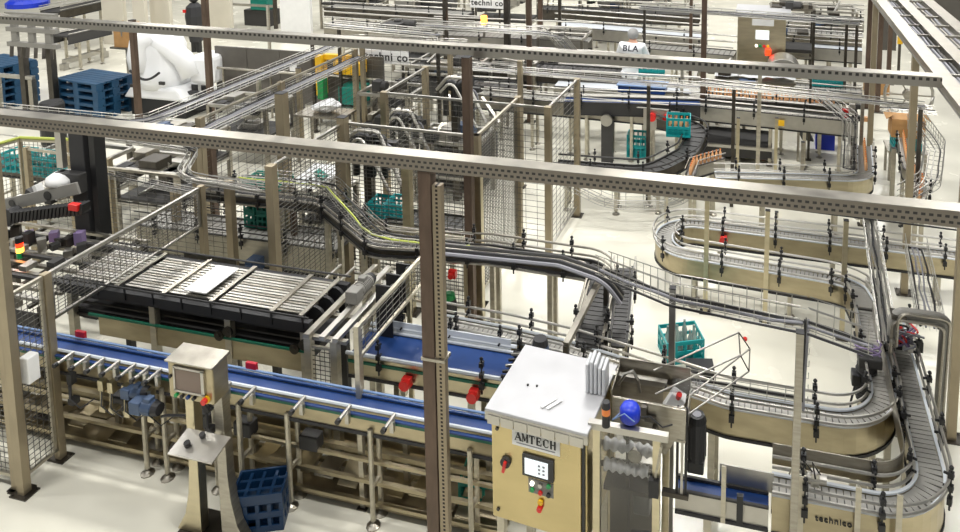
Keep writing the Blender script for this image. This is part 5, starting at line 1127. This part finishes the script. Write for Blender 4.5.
pallets(97, 112, 5, -.12, 'stack left of the white robot', 'blue pallets left of the robot')
pallets(4, 102, 6, -.2, 'stack at the far left edge', 'blue pallets at the left edge')
q = P(172, 110); t = thing('palletising_robot', 'robot arm wrapped in a white protective cover on a black plinth', 'robot', (q.x, q.y, 0))
x, y = q.x, q.y
obj('plinth', MB().box(x-.6, x+.7, y-.4, y+.5, 0, .35), 'black', t, bevel=.01); obj('cover_skirt', MB().prism([(x-.75, .35), (x+.75, .35), (x+.55, .6), (x-.55, .6)], 'y', y-.45, y+.5), 'white_bag', t, bevel=.05)
obj('shoulder', MB().lathe((x-.1, y, .55), [(.5, 0), (.52, .2), (.45, .4), (.4, .6), (.42, .8), (.36, .98), (.2, 1.08)], 16), 'white_bag', t, smooth=True)
obj('upper_arm', MB().tube([(x-.35, y-.3, .9), (x-.38, y-.32, 1.2), (x-.32, y-.3, 1.5), (x-.1, y-.25, 1.66)], .24, 10), 'white_bag', t, smooth=True)
obj('forearm', MB().tube([(x-.15, y-.2, 1.55), (x+.2, y-.2, 1.4), (x+.5, y-.15, 1.15), (x+.62, y-.1, .8)], .2, 10), 'white_bag', t, smooth=True)
obj('side_cover', MB().box(x+.55, x+1.1, y-.1, y+.5, .62, 1.2), 'white_bag', t, bevel=.08)
obj('hose_loop', MB().tube([(x-.35+.035*k, y-.62, .98-.16*math.sin(PI*k/20)) for k in range(21)], .025, 6), 'hose', t)
for a_ in ((.62, .55), (.85, .55)): obj('dark_foot', MB().box(x+a_[0], x+a_[0]+.14, y-.12, y-.1, .4, .62), 'black', t)
for k in range(3): obj('strap', MB().cbox((x-.45+.35*k, y-.47, .62+.05*k), .12, .04, .06), 'charcoal', t)
t = thing('roll_of_hose', 'coil of dark hose beside the robot plinth under the wire trays', 'hose', P(195, 100)); q = P(196, 102, .3)
obj('hose_coil', MB().tube([(q.x+.3*math.cos(a*.5), q.y, .3+.16*math.sin(a*.5)+.002*a) for a in range(38)], .03, 6), 'hose', t)
# dark panel guard with handrail
A, B = P(213, 88), P(340, 100); A.y = B.y = 12.6; A.x = -10.9; B.x = -7.1
t = thing('dark_guard_panel', 'large dark grey guard panel with a thin handrail behind the wire trays', 'panel', (A.x, A.y, 0)); n = 5
for k in range(n): obj('panel_sheet', MB().box(A.x+(B.x-A.x)*k/n, A.x+(B.x-A.x)*(k+1)/n-.01, A.y, A.y+.05, .05, 1.35), 'dark_panel', t)
obj('handrail', MB().cyl((A.x-1.6, A.y-.15, .95), (B.x, A.y-.15, .95), .025, 8), 'steel', t)
for k in range(4): obj('rail_post', MB().cyl((A.x+.3+k*1.1, A.y-.15, 0), (A.x+.3+k*1.1, A.y-.15, .95), .022, 8), 'steel', t)
obj('white_tag', MB().box(A.x+1.75, A.x+1.9, A.y-.02, A.y-.001, .95, 1.1), 'white', t)
# pale wall panels and posts at top left
for (px0, px1, yb, h, l) in ((104, 131, 44, 2.6, 'pale cream panel at top left, the wider left one'), (135, 150, 50, 2.8, 'pale cream panel at top left behind the robot'), (152, 176, 46, 2.8, 'tall pale panel directly above the white robot'), (281, 316, 34, 2.6, 'bright white panel at the top, left of the striped post'), (210, 236, 34, 2.4, 'pale panel above the dark guard panel')):
    a, bb = P(px0, yb), P(px1, yb); tag(obj('partition_panel', MB().box(a.x, bb.x, a.y, a.y+.12, 0, h), 'cream_panel' if px0 != 281 else 'white', bevel=.01), l, 'panel')
q = P(156, 42, .8); carton((q.x, q.y-.8, .9), .45, .3, .5, 'cardboard box hung at the panel above the white robot')
t = thing('box_shelf', 'thin shelf carrying two stacked cardboard boxes above the robot', 'shelf', (q.x, q.y-.8, .85)); obj('shelf_top', MB().box(q.x-.3, q.x+.3, q.y-1, q.y-.6, .86, .9), 'steel', t); obj('shelf_leg', MB().box(q.x-.03, q.x+.03, q.y-.85, q.y-.8, 0, .86), 'steel', t)
q = P(197, 52); t = thing('black_equipment_stand', 'slim black equipment with a red spot standing behind the robot', 'machine', (q.x, q.y, 0)); obj('body', MB().lathe((q.x, q.y, .3), [(.16, 0), (.2, .3), (.24, .7), (.2, .95), (.1, 1.05)], 10), 'black_soft', t); obj('head', MB().ball((q.x, q.y, 1.48), .13), 'black', t); obj('leg', MB().box(q.x-.13, q.x-.04, q.y-.05, q.y+.05, 0, .32), 'black', t); obj('leg', MB().box(q.x+.04, q.x+.13, q.y-.05, q.y+.05, 0, .32), 'black', t); obj('red_spot', MB().cbox((q.x-.14, q.y-.2, 1.15), .08, .04, .08), 'red', t)
# gripper gantry top left
q = P(28, 80); t = thing('gripper_gantry', 'grey gripper gantry with cut-out plates above the left pallets', 'machine', (q.x, q.y, 0)); x, y = P(30, 25, 1.9).x, P(30, 25, 1.9).y
for k in range(3): obj('cut_plate', MB().box(x-.5+.42*k, x-.36+.42*k, y, y+.06, 1.45, 2.1), 'painted_grey', t)
for z_ in (1.45, 1.75, 2.05): obj('cross_plate', MB().box(x-.6, x+.62, y-.02, y+.08, z_, z_+.09), 'painted_grey', t)
for k in range(6): obj('finger', MB().bar((x-.5+.2*k, y, 1.45), (x-.47+.2*k, y-.05, 1.25), .05), 'steel_dark', t)
obj('mast', MB().box(x+.2, x+.32, y+.1, y+.22, 0, 1.5), 'steel_dark', t); obj('mast', MB().box(x-.5, x-.38, y+.1, y+.22, 0, 1.5), 'steel_dark', t)
lane((50, 12), (104, 0), 1.1, .6, 'dark far conveyor running up to the top left', 2, side='steel_dark', belt='chain_dark', brk=0)
lane((60, 36), (104, 26), .9, .5, 'second dark far conveyor at top left beside the cream panel', 2, side='charcoal', belt='chain_dark', brk=0)
t = tag(obj('blue_bin_lid', MB().lathe(P(28, 6, 1.2), [(.5, 0), (.5, .12), (.4, .2)], 14), 'bright_blue'), 'blue round drum lid at the top left corner', 'lid')
t = thing('pipe_stand', 'long pale floor guard rail lying in front of the cream panel', 'rail', P(80, 55)); a, bb = P(64, 62, .2), P(104, 50, .2); obj('rail', MB().bar(a, bb, .12), 'steel_light', t)
for q in (a, bb): obj('foot', MB().cbox((q.x, q.y, .08), .14, .14, .16), 'steel_light', t)
q = P(52, 112, .6); tag(obj('black_drum', MB().lathe((q.x, q.y, 0), [(.18, 0), (.2, .04), (.2, .75), (.17, .8)], 14), 'black'), 'black drum left of the blue pallet stack', 'drum')
t = thing('white_steel_frame', 'low steel door frame in front of the edge pallets', 'frame', P(16, 112)); a = P(0, 112); obj('upright', MB().bar((a.x+.9, a.y, 0), (a.x+.9, a.y, .75), .1), 'steel', t); obj('upright', MB().bar((a.x, a.y, 0), (a.x, a.y, .75), .1), 'steel', t); obj('top_rail', MB().bar((a.x-.3, a.y, .78), (a.x+.95, a.y, .78), .07), 'steel_light', t)
t = thing('teal_bag_cone', 'white and green folded bag lying on the cage machine by the olive column', 'bag', P(300, 190)); q = P(302, 186, .9); m_ = MB(); m_.add([(q.x-.2, q.y, .9), (q.x+.25, q.y-.1, .93), (q.x+.45, q.y+.4, 1.05), (q.x-.05, q.y+.35, 1.0), (q.x+.1, q.y+.15, 1.16)], [(0, 1, 4), (1, 2, 4), (2, 3, 4), (3, 0, 4), (0, 3, 2, 1)]); obj('bag_body', m_, 'white_bag', t); obj('green_patch', MB().rbox((q.x+.25, q.y+.05, 1.06), (.16, .12, .03), Matrix.Rotation(.5, 3, 'Y')), 'teal_green', t)
# striped post and white column area at top
q = P(305, 34); t = thing('striped_post', 'yellow and black striped marker post at the top near the white panel', 'post', (q.x, q.y, 0)); 
for k in range(6): obj('stripe', MB().cyl((q.x, q.y, .2*k), (q.x, q.y, .2*k+.2), .07, 10), 'yellow' if k % 2 else 'black', t)
q = P(258, 26); t = thing('teal_machine', 'teal machine behind a steel frame at the top, above the dark guard panel', 'machine', (q.x, q.y, 0)); obj('body', MB().box(q.x-.25, q.x+.35, q.y, q.y+.5, .5, 1.5), 'teal_green', t, bevel=.03); obj('black_base', MB().box(q.x-.5, q.x+.45, q.y, q.y+.5, 0, .5), 'charcoal', t, bevel=.02)
for sx in (-.8, .8): obj('frame_post', MB().bar((q.x+sx, q.y-.2, 0), (q.x+sx, q.y-.2, 2.3), .09), 'steel_dark', t)
for zz in (.7, 2.2): obj('frame_rail', MB().bar((q.x-.8, q.y-.2, zz), (q.x+.8, q.y-.2, zz), .07), 'steel_light', t)
q = P(405, 32); t = thing('control_cabinet', 'pale steel upright cabinet at the top left of centre', 'control cabinet', (q.x, q.y, 0)); obj('body', MB().box(q.x-.35, q.x+.35, q.y, q.y+.4, .1, 1.6), 'steel_light', t, bevel=.02); obj('door', MB().box(q.x-.3, q.x+.3, q.y-.02, q.y-.001, .2, 1.5), 'painted_grey', t); obj('base', MB().box(q.x-.35, q.x+.35, q.y, q.y+.4, 0, .1), 'black', t)
q = P(428, 30); t = thing('black_machine', 'black machine with a rounded motor right of the pale upright cabinet', 'machine', (q.x, q.y, 0)); obj('housing', MB().box(q.x-.4, q.x+.2, q.y, q.y+.5, 0, 1.9), 'black_soft', t, bevel=.03); obj('motor', MB().cyl((q.x+.2, q.y, .9), (q.x+.9, q.y, .8), .22, 14), 'charcoal', t)
q = P(608, 40); t = thing('operator_panel', 'far steel operator panel with dark screen left of the person in white', 'control panel', (q.x, q.y, 0)); obj('panel_box', MB().box(q.x-.32, q.x+.32, q.y, q.y+.25, 1.0, 1.7), 'steel_light', t, bevel=.02); obj('screen', MB().box(q.x-.2, q.x+.2, q.y-.012, q.y, 1.28, 1.56), 'charcoal', t); obj('stand', MB().box(q.x-.28, q.x+.28, q.y+.05, q.y+.15, 0, 1.0), 'steel', t)
# ------------------------------------------------------------------ person in white
def skin_body(name, verts, edges, radii, m, parent, sub=2):
    me = bpy.data.meshes.new(name); me.from_pydata(verts, edges, []); me.materials.append(MATS[m]); o = bpy.data.objects.new(name, me); link(o, parent)
    s = o.modifiers.new('skin', 'SKIN'); s.use_smooth_shade = True
    for i, r in enumerate(radii):
        v = me.skin_vertices[0].data[i]; v.radius = (r, r) if not isinstance(r, tuple) else r; v.use_root = i == 0
    u = o.modifiers.new('sub', 'SUBSURF'); u.levels = u.render_levels = sub; return o
q = P(631, 116); t = thing('person', 'person in a white coat and hair net bending over a lane, seen from behind', 'person', (q.x, q.y, 0), local=True)
V = [(0, 0, .92), (0, .04, 1.1), (0, .08, 1.28), (0, .1, 1.42), (0, .14, 1.5), (0, .17, 1.57), (0, .18, 1.66),
     (-.19, .1, 1.4), (-.27, .2, 1.14), (-.2, .42, 1.06), (-.17, .5, 1.06), (.19, .1, 1.4), (.27, .2, 1.14), (.2, .42, 1.06), (.17, .5, 1.06),
     (-.1, 0, .88), (-.11, .03, .48), (-.11, 0, .1), (-.11, .12, .04), (.1, 0, .88), (.11, .03, .48), (.11, 0, .1), (.11, .12, .04)]
E_ = [(0, 1), (1, 2), (2, 3), (3, 4), (4, 5), (5, 6), (3, 7), (7, 8), (8, 9), (9, 10), (3, 11), (11, 12), (12, 13), (13, 14), (0, 15), (15, 16), (16, 17), (17, 18), (0, 19), (19, 20), (20, 21), (21, 22)]
R_ = [(.16, .12), (.15, .11), (.18, .12), (.17, .1), .055, .085, .075, .07, .05, .038, .035, .07, .05, .038, .035, .1, .065, .045, .04, .1, .065, .045, .04]
skin_body('body', V, E_, R_, 'skin', t)
skin_body('coat', [(0, 0, .55), (0, .01, .75), (0, .03, .95), (0, .06, 1.15), (0, .08, 1.32), (0, .11, 1.46), (-.2, .1, 1.42), (-.3, .2, 1.14), (-.21, .4, 1.06), (.2, .1, 1.42), (.3, .2, 1.14), (.21, .4, 1.06)],
    [(0, 1), (1, 2), (2, 3), (3, 4), (4, 5), (5, 6), (6, 7), (7, 8), (5, 9), (9, 10), (10, 11)], [(.23, .19), (.22, .18), (.2, .17), (.2, .16), (.24, .17), (.22, .12), .1, .075, .06, .09, .075, .06], 'coat_white', t)
tr_ = skin_body('trousers', [(0, 0, .9), (-.1, 0, .84), (-.11, .03, .48), (-.11, 0, .12), (.1, 0, .84), (.11, .03, .48), (.11, 0, .12)], [(0, 1), (1, 2), (2, 3), (0, 4), (4, 5), (5, 6)], [(.17, .13), .115, .085, .07, .115, .085, .07], 'coat_white', t)
for s in (-1, 1): obj('shoe', MB().ball((s*.11, .06, .045), .06, (.9, 2.1, .75), 10), 'navy_cloth', t, smooth=True)
obj('hair_net', MB().ball((0, .17, 1.64), .12, (.95, 1.05, 1.0), 12), 'hair_net', t, smooth=True)
text('BLA', .17, 'navy_cloth', t, (0, -.12, 1.41), (math.radians(60), 0, 0), bold=.004)
